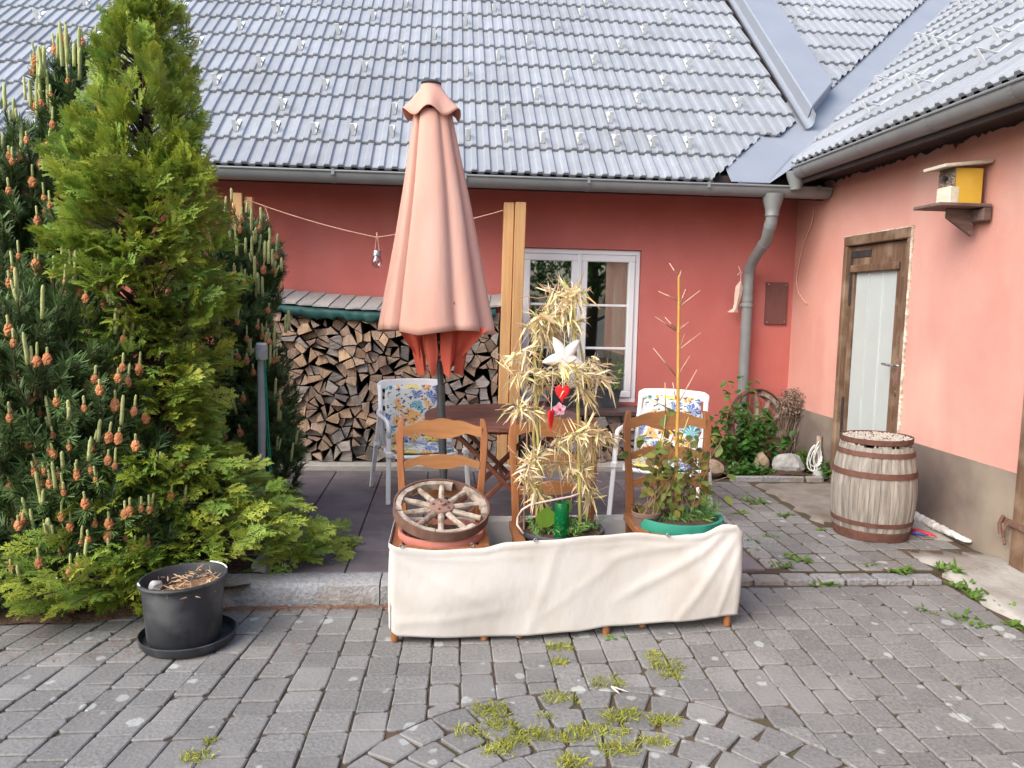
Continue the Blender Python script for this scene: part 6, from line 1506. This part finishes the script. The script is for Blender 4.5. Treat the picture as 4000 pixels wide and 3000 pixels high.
# stake with white rope
st0 = Vector((3.222, 6.44, PZ+.01)); stk = empty('wooden_stake', st0, 'short weathered stake leaning by the door frame', 'stake')
mb = MB(); mb.tube([st0, st0+Vector((.012, .0, .20)), st0+Vector((.02, .01, .34))], [.026, .026, .022], 9); mb.build('stake', m_wwood, stk, smooth='a')
mb = MB(); c = st0+Vector((-.03, -.04, .16))
for k in range(7):
    n = 16; w = rnd(.03, .055); h = rnd(.07, .12); o_ = Vector((rnd(-.015, .015), rnd(-.02, .02), rnd(-.03, .03))); mb.tube([c+o_+Vector((w*math.cos(2*math.pi*i/n), .012*math.sin(4*math.pi*i/n)+rnd(-.003, .003), h*math.sin(2*math.pi*i/n))) for i in range(n+1)], .0042, 6)
mb.tube([c+Vector((0, 0, -.08)), c+Vector((-.012, -.01, -.14)), c+Vector((-.02, 0, -.165))], .0042, 6); mb.tube([c+Vector((0, 0, .1)), st0+Vector((.0, -.025, .30))], .0042, 6)
mb.build('rope_coil', m_rope, smooth=True, label='tangled white rope hanging on the short stake', cat='rope', origin=c)

# ================================================================== CONIFERS
cone_me = None
def cone_meshes():
    mb = MB(); rs = random.Random(3); n = 14; prof = [(.004, -.002), (.012, .003), (.0165, .010), (.0185, .018), (.019, .026), (.0185, .034), (.0165, .042), (.013, .050), (.008, .056), (.004, .060)]
    mb.lathe(prof, (0, 0, 0), n); mb.v = [(v[0]*(1+rs.uniform(-.2, .2)), v[1]*(1+rs.uniform(-.2, .2)), v[2]+rs.uniform(-.003, .003)) for v in mb.v]
    o = mb.build('pollen_cone', m_cone, smooth=False); a = o.data; bpy.data.objects.remove(o)
    mb = MB(); mb.tube([(0, 0, 0), (.001, 0, .03), (0, .001, .06), (0, 0, .088), (0, 0, .1)], [.0085, .0085, .008, .0078, .004], 8); o = mb.build('pine_candle', m_shoot, smooth=True); b = o.data; bpy.data.objects.remove(o)
    return a, b
CONE, CANDLE = cone_meshes()
def place(me, name, p, d, s, sl, parent):
    q = d.to_track_quat('Z', 'Y').to_matrix().to_4x4(); m4 = Matrix.Translation(p) @ q @ Matrix.Diagonal((s, s, sl, 1)); return inst(name, me, m4, parent)
def pine(base, blobs, label, n_per, ncone, ncandle, tips=()):
    t = empty('pine_tree', base, label, 'pine tree'); base = Vector(base)
    tr = MB(); nb = MB(); tops = []
    zt = max(c.z+r_[2]*.6 for c, r_ in blobs[:1]); c0 = blobs[0][0]
    tr.tube([base-Vector((0, 0, .05)), base.lerp(c0, .35), c0, Vector((c0.x+.04, c0.y, zt))], [.075, .06, .042, .012], 9)
    for (c, r_), n in zip(blobs, n_per):
        for k in range(7):
            u = rv(); e = c+Vector((u.x*r_[0]*.7, u.y*r_[1]*.7, u.z*r_[2]*.7)); s = base.lerp(Vector((c0.x, c0.y, zt)), rnd(.15, .8)); tr.tube([s, s.lerp(e, .5)+Vector((0, 0, -.05)), e], [.022, .014, .006], 6)
        for k in range(n):
            u = rv(); rad = rnd(.30, 1.0)**.45
            if u.y > .45 and rnd(0, 1) < .6: u.y = -u.y
            p = c+Vector((u.x*r_[0], u.y*r_[1], u.z*r_[2]))*rad
            if p.z < .03: continue
            d = (Vector((u.x, u.y, u.z*.5))*.75+Vector((0, 0, .75))+rv()*.35).normalized(); L = rnd(.11, .19); g0 = rnd(.75, 1.2); 
            s = p-d*L
            tr.tube([s, p], [.005, .004], 4, False)
            for q in range(80):
                tt = rnd(0, 1); b = s+d*(L*tt); w = rv(); w = (w-d*w.dot(d)); w.normalize(); nd_ = (d*rnd(.55, 1.0)+w*rnd(.55, 1.0)).normalized(); ln = rnd(.045, .07); sd = nd_.cross(w); sd = sd.normalized()*.0029 if sd.length > 1e-4 else Vector((.0029, 0, 0)); g = g0*rnd(.75, 1.25); e_ = b+nd_*ln
                nb.add([b-sd, b+sd, e_+sd*.5, e_-sd*.5], [(0, 1, 2, 3)], 0, (g, g, g*rnd(.85, 1.15)))
            if rad > .88: tops.append((p, d, -u.y+.5*u.z))
    tr.build('trunk', m_pbark, t, smooth=True, recalc=False); nb.build('crown', m_needle, t, recalc=False, kind='stuff')
    vis_ = [q for q in tops if inview(q[0].x, q[0].y, q[0].z, -20) and q[2] > .25]; random.shuffle(vis_)
    for k, (p, d, s) in enumerate(vis_[:ncone+ncandle]):
        up = (d*.35+Vector((0, 0, 1))).normalized()
        if k < ncone:
            sc = rnd(.5, 1.0)+.15*rnd(0, 1); place(CONE, 'pollen_cone', p, up, sc, sc, t); place(CANDLE, 'pine_candle', p+up*.052*sc, up, .72, rnd(.25, .75), t)
        else:
            place(CANDLE, 'pine_candle', p, up, 1.05, rnd(.9, 1.7), t)
            for w in range(random.choice((0, 1, 2))): v2 = (up+rv()*.22).normalized(); place(CANDLE, 'pine_candle', p+rv()*.015, v2, .85, rnd(.5, .9), t)
    for (x, y, Y, s, sl) in tips:
        p = aty(x, y, Y); place(CANDLE, 'pine_candle', p, Vector((rnd(-.05, .05), 0, 1)), s, sl, t)
    return t
A1 = aty(120, 1330, 4.55); A2 = aty(290, 420, 4.65); A3 = aty(90, 2180, 3.95); A4 = aty(60, 700, 4.6); A5 = aty(400, 1900, 3.98); A6 = aty(150, 1600, 3.95)
pine((-2.1, 4.65, .08), [(A1, (.88, .55, 1.05)), (A2, (.22, .2, .36)), (A3, (.68, .30, .36)), (A4, (.42, .35, .42)), (A5, (.46, .28, .56)), (A6, (.56, .32, .72))], 'tall mugo pine thick with orange pollen cones beside the golden thuja', [820, 110, 330, 230, 400, 520], 200, 50,
     [(150, 330, 4.5, 1.3, 1.9), (175, 300, 4.5, 1.2, 1.6), (245, 260, 4.5, 1.3, 2.3), (262, 250, 4.5, 1.2, 2.0), (310, 250, 4.5, 1.3, 1.9), (225, 230, 4.5, 1.1, 1.4), (290, 260, 4.5, 1.1, 1.2), (160, 400, 4.5, 1.3, 2.2), (190, 420, 4.5, 1.2, 2.0), (20, 430, 4.5, 1.2, 1.4), (85, 590, 4.4, 1.2, 1.6), (100, 390, 4.5, .9, 1.2), (120, 420, 4.5, 1.0, 1.5), (145, 460, 4.5, 1.2, 2.0), (205, 480, 4.5, 1.2, 2.0), (15, 640, 4.4, 1.2, 1.5), (40, 720, 4.4, 1.2, 1.5)])
B1 = aty(860, 1420, 5.35); B2 = aty(960, 1050, 5.5); B3 = aty(760, 1950, 4.9); B4 = aty(1000, 1600, 5.2); B5 = aty(1050, 1740, 5.25)
pine((-1.45, 5.4, .08), [(B1, (.46, .4, 1.0)), (B2, (.26, .25, .40)), (B3, (.5, .35, .42)), (B4, (.29, .28, .52)), (B5, (.24, .25, .46))], 'darker mugo pine between the golden thuja and the woodpile', [640, 190, 270, 260, 190], 105, 60,
     [(1020, 870, 5.3, 1.1, 1.0), (1055, 950, 5.3, 1.1, 1.0), (905, 560*1+230, 5.3, 1.1, .9), (1100, 1060, 5.3, 1.1, .9), (1035, 1020, 5.2, 1.2, 1.3), (1050, 1030, 5.2, 1.2, 1.5), (1065, 1040, 5.2, 1.1, 1.1), (1010, 1150, 5.2, 1.2, 1.4), (1025, 1160, 5.2, 1.2, 1.3), (1000, 1160, 5.2, 1.0, 1.1), (900, 960, 5.2, 1.1, 1.0), (925, 1000, 5.2, 1.1, 1.1), (960, 990, 5.2, 1.1, 1.0), (1130, 1290, 5.2, 1.2, 1.3), (1115, 1300, 5.2, 1.1, 1.2)])
# golden thuja
def frond_template(seed):
    rs = random.Random(seed); V = []; F = []; C = []; n = 6
    def strip(p, d, L, w, c0, c1):
        k = len(V); s = Vector((-d.y, d.x, 0)); s = s.normalized()*w if s.length > 1e-5 else Vector((w, 0, 0))
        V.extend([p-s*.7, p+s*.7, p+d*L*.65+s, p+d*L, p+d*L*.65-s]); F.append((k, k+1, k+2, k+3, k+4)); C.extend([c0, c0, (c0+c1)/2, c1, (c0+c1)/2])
    strip(Vector((0, 0, 0)), Vector((0, 1, 0)), 1.0, .018, .3, .9)
    for i in range(n):
        for s in (-1, 1):
            t = .12+.80*(i+(.5 if s > 0 else 0))/n
            L = (.50*(1-t)**.8+.12)*rs.uniform(.7, 1.2); a = s*R(rs.uniform(28, 44)); d = Vector((math.sin(a), math.cos(a), rs.uniform(-.28, .28))).normalized(); p = Vector((0, t, 0))
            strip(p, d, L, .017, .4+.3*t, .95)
            m = max(2, int(L/.11))
            for j in range(m):
                u = .25+.7*j/m
                for s2 in (-1, 1):
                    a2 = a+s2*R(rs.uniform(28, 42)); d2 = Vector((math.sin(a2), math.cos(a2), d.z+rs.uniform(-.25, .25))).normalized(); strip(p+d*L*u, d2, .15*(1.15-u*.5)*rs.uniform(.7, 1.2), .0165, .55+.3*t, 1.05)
    return [v+Vector((0, 0, -.20*v.y*v.y)) for v in V], F, C
FT = [frond_template(k) for k in range(5)]
thj = empty('thuja', (-1.52, 4.25, .08), 'golden green thuja growing up in front of the pines', 'thuja'); TX, TY = -1.55, 4.25
tr = MB(); tr.tube([(TX, TY, .02), (TX+.01, TY, .8), (TX-.02, TY, 1.6), (TX+.02, TY, 2.4), (TX-.02, TY, 3.1)], [.06, .05, .038, .022, .006], 9)
nb = MB()
zs = [.0, .15, .4, .7, .95, 1.3, 1.7, 2.1, 2.4, 2.7, 2.95, 3.2]; rr_ = [.40, .66, .72, .52, .38, .38, .41, .38, .32, .25, .17, .04]
nf = 0
while nf < 2800:
    z = rnd(.02, 3.14); R0 = interp(z, zs, rr_)
    if rnd(0, 1) > .30+R0/.66*.7: continue
    a = rnd(-math.pi, math.pi)
    if math.sin(a) > .5 and rnd(0, 1) < .6: a = -a
    lumpy = 1+.20*math.sin(a*3+z*4.5)+.14*math.sin(a*5-z*7+1)+.10*math.sin(z*13+a)
    if math.cos(a) < -.1 and .35 < z < 1.6 and rnd(0, 1) < .75: continue
    if math.sin(a*4.0+z*9.0)+math.sin(z*17-a*2)+.8*math.sin(a*7+z*5+2) < rnd(-1.9, .1): continue
    f = rnd(.45, 1.0)**.6; r_ = R0*f*lumpy; ca, sa_ = math.cos(a), math.sin(a)
    ox = .30*math.exp(-((z-.25)/.22)**2)*max(0, ca)
    p = Vector((TX+(r_+ox)*ca, TY+(r_)*sa_, z)); out = Vector((ca, sa_, 0)); steep = lerp(.35, 1.5, sm((z-1.6)/1.3))
    d = (out*1.0+Vector((0, 0, steep*rnd(.4, 1.3)))+rv()*.35).normalized(); up = Vector((0, 0, 1))
    nrm = (out*rnd(.1, 1.0)+up*rnd(.2, 1.0)+rv()*.45); nrm = (nrm-d*nrm.dot(d)); nrm.normalize(); sd = d.cross(nrm); S = rnd(.10, .185)*(1 if z < 2.5 else .85); o_ = p-d*S*.75
    V, F, C = FT[nf % 5]; g = rnd(.62, 1.12); yel = rnd(0, 1)
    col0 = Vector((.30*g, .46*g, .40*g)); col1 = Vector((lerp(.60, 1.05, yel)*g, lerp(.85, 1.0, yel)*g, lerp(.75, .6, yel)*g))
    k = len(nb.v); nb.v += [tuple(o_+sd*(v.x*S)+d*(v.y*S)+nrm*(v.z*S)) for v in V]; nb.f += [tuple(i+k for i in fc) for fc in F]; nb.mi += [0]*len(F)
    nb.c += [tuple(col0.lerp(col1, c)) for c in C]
    if nf % 5 == 0: tr.tube([Vector((TX, TY, max(.1, z-.25*R0/.5))), p-d*S*.6], [.010, .003], 5)
    nf += 1
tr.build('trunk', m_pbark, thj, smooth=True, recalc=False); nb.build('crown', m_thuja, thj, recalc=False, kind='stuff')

# trees across the yard, mirrored in the window panes
def leafy_tree(x, y, h, rx, n, label, seed):
    rs = random.Random(seed); t = empty('garden_tree', (x, y, -.12), label, 'tree', 'trees on the other side of the yard'); tr = MB(); tr.tube([(x, y, -.2), (x+.1, y, h*.3), (x-.1, y+.1, h*.6), (x, y, h*.9)], [.2, .16, .1, .03], 10); ml = MB()
    blobs = [(Vector((x+rs.uniform(-.5, .5)*rx, y+rs.uniform(-.5, .5)*rx, h*rs.uniform(.2, .85))), rs.uniform(.35, .6)*rx) for _ in range(16)]
    for b, r_ in blobs:
        tr.tube([(x, y, b.z*.6), b], [.06, .015], 6)
        for k in range(n//16):
            u = Vector((rs.gauss(0, 1), rs.gauss(0, 1), rs.gauss(0, 1))).normalized(); p = b+u*r_*rs.uniform(.4, 1)**.5; s = rs.uniform(.05, .11); e = Vector((rs.gauss(0, 1), rs.gauss(0, 1), rs.gauss(0, 1))).normalized(); w = e.cross(u); w = w.normalized() if w.length > .01 else Vector((1, 0, 0)); g = rs.uniform(.6, 1.5); ml.add([p-e*s, p+w*s*.6, p+e*s, p-w*s*.6], [(0, 1, 2, 3)], 0, (g, g, g*.8))
    tr.build('trunk', m_pbark, t, smooth=True, recalc=False); ml.build('crown', m_leaf, t, recalc=False, kind='stuff')
leafy_tree(1.2, -8.5, 6.0, 2.4, 5200, 'bushy green tree across the yard reflected in the left panes', 1)
leafy_tree(4.4, -9.2, 7.0, 2.6, 5600, 'tall green tree across the yard reflected in the middle panes', 2)
leafy_tree(7.6, -8.6, 6.0, 2.4, 5200, 'spreading green tree across the yard reflected in the right panes', 4)
leafy_tree(-2.2, -10, 6.5, 2.6, 4800, 'leafy green tree farthest from the outbuilding across the yard', 6)

# ================================================================== GRASS AND WEEDS IN THE JOINTS
def ground_at(x, y):
    for z in (0.0, .03, .06, .09, .11):
        pass
    p = atz(x, y, .05)
    for _ in range(4): p = atz(x, y, (PZ if p.y > 4.02 else gz(p.x, p.y)))
    return p
GR = [(2190, 2530, 1, .7), (2185, 2590, .7, .5), (2600, 2600, 1.2, .8), (2560, 2560, .8, .5), (2375, 2665, 1.3, .35), (2190, 2725, 1.2, .4), (1915, 2780, 1.3, 1.1), (1960, 2835, 1.1, .9), (1840, 2860, 1.0, .6), (2430, 2800, 1.2, 1.1), (2590, 2820, 1.0, .9), (1940, 2930, 1.0, .9), (2060, 2870, 1.2, .5), (2140, 2880, 1.0, .5), (2410, 2930, 1.2, 1.1), (2250, 2880, 1.0, .7), (2240, 2980, 1.0, .8), (2300, 2850, 1.2, .35), (2560, 2900, .9, .6), (775, 2955, 1.0, .5), (2130, 2800, .6, .3), (2400, 2860, 1, .5), (2000, 2900, .9, .5), (2620, 2640, .7, .4), (820, 2900, .5, .3)]
for (x, y, s, h) in GR:
    p = ground_at(x, y); t = empty('grass_tuft', p, 'yellow green grass tuft sprouting from a joint in the grey paving', 'grass', 'grass tufts in the paving joints'); mb = MB()
    for k in range(int(130*s)):
        q = Vector((p.x+rnd(-.055, .055)*s, p.y+rnd(-.035, .035)*s, p.z-.008)); g = rnd(.65, 1.25); thin_leaf(mb, q, Vector((rnd(-.8, .8), rnd(-.8, .8), rnd(.7, 1.6))), rnd(.025, .06)*(.75+.7*h), .0034, (g, g*rnd(.85, 1.05), g*.8), .5)
    mb.build('blades', m_grass, t, recalc=False, kind='stuff')
WD = [(3060, 2210, 1), (3115, 2185, 1), (3075, 2165, .7), (3205, 2280, 1.1), (3255, 2270, .9), (3180, 2255, .8), (3285, 2262, .9), (3470, 2235, 1.2), (3520, 2228, 1.1), (3400, 2205, .6), (3545, 2222, .8), (3715, 2225, 1.1), (3755, 2290, 1.2), (3690, 2215, .9), (3830, 2330, 1.3), (3760, 2410, 1.1), (3600, 2380, .6), (2960, 1960, 1.2), (2920, 1950, .8), (2895, 2000, .8), (3065, 2010, 1.0), (2940, 2110, .8), (3010, 2090, .7), (3340, 2070, 1), (3205, 2065, .7), (3950, 2440, 1.0), (3820, 2440, .8), (2955, 2150, .7), (1420, 2362, .7), (2410, 2490, .7), (3930, 2370, .8), (3640, 2395, .5), (2990, 2200, .6)]
for (x, y, s) in WD:
    p = ground_at(x, y); nearwall = x > 3560
    t = empty('weed', p, 'green broad-leaved weed growing along the edge of the concrete strip' if nearwall else 'small green weed growing between the side yard paving stones', 'weed', 'weeds by the concrete strip' if nearwall else 'weeds between paving stones'); mb = MB()
    for k in range(int(14*s)+3):
        q = Vector((p.x+rnd(-.05, .05)*s, p.y+rnd(-.03, .03)*s, p.z-.004)); g = rnd(.7, 1.25); d = Vector((rnd(-1, 1), rnd(-1, .6), rnd(.15, 1.0 if nearwall else .55))); leaf_at(mb, q, d, Vector((rnd(-.2, .2), -.3, 1)), rnd(.03, .058)*s, rnd(.011, .02)*s, (g*.85, g*.85, g*.8), .12, .35)
    mb.build('leaves', m_weed, t, recalc=False, kind='stuff')
p = ground_at(2400, 2695); mb = MB(); thin_leaf(mb, p+Vector((-.01, .02, .006)), Vector((.25, -.9, .05)), .075, .012, (1.5, 1.6, 2.2), 0, Vector((0, 0, 1))); thin_leaf(mb, p+Vector((-.01, .02, .007)), Vector((.9, -.9, .05)), .085, .010, (1.5, 1.6, 2.2), 0, Vector((0, 0, 1)))
mb.build('fallen_leaf', m_straw, recalc=False, label='pale forked dry leaf lying on the grey paving', cat='leaf', origin=p)
# fallen needles and crumbs in the joints by the kerb and wall
mb = MB()
for k in range(1500):
    zone = rnd(0, 1)
    if zone < .45: x, y = rnd(-1.1, -.25), 3.89-abs(random.gauss(0, .03)); z = 0
    elif zone < .7: x, y = rnd(-1.9, -.6), rnd(3.3, 3.88); z = 0
    else: x, y = rnd(2.45, 3.2), 4.1+random.gauss(0, .22); z = (PZ-.008 if y > 4.05 else gz(x, y))
    g = rnd(.5, 1.1); thin_leaf(mb, Vector((x, y, z+.003)), Vector((rnd(-1, 1), rnd(-1, 1), rnd(0, .12))), rnd(.015, .04), .003, (g*.6, g*.33, g*.26), 0, Vector((0, 0, 1)))
tag(mb.build('fallen_needles', m_straw, recalc=False), 'brown fallen needles gathered along the kerb and joints', 'needles', kind='stuff')
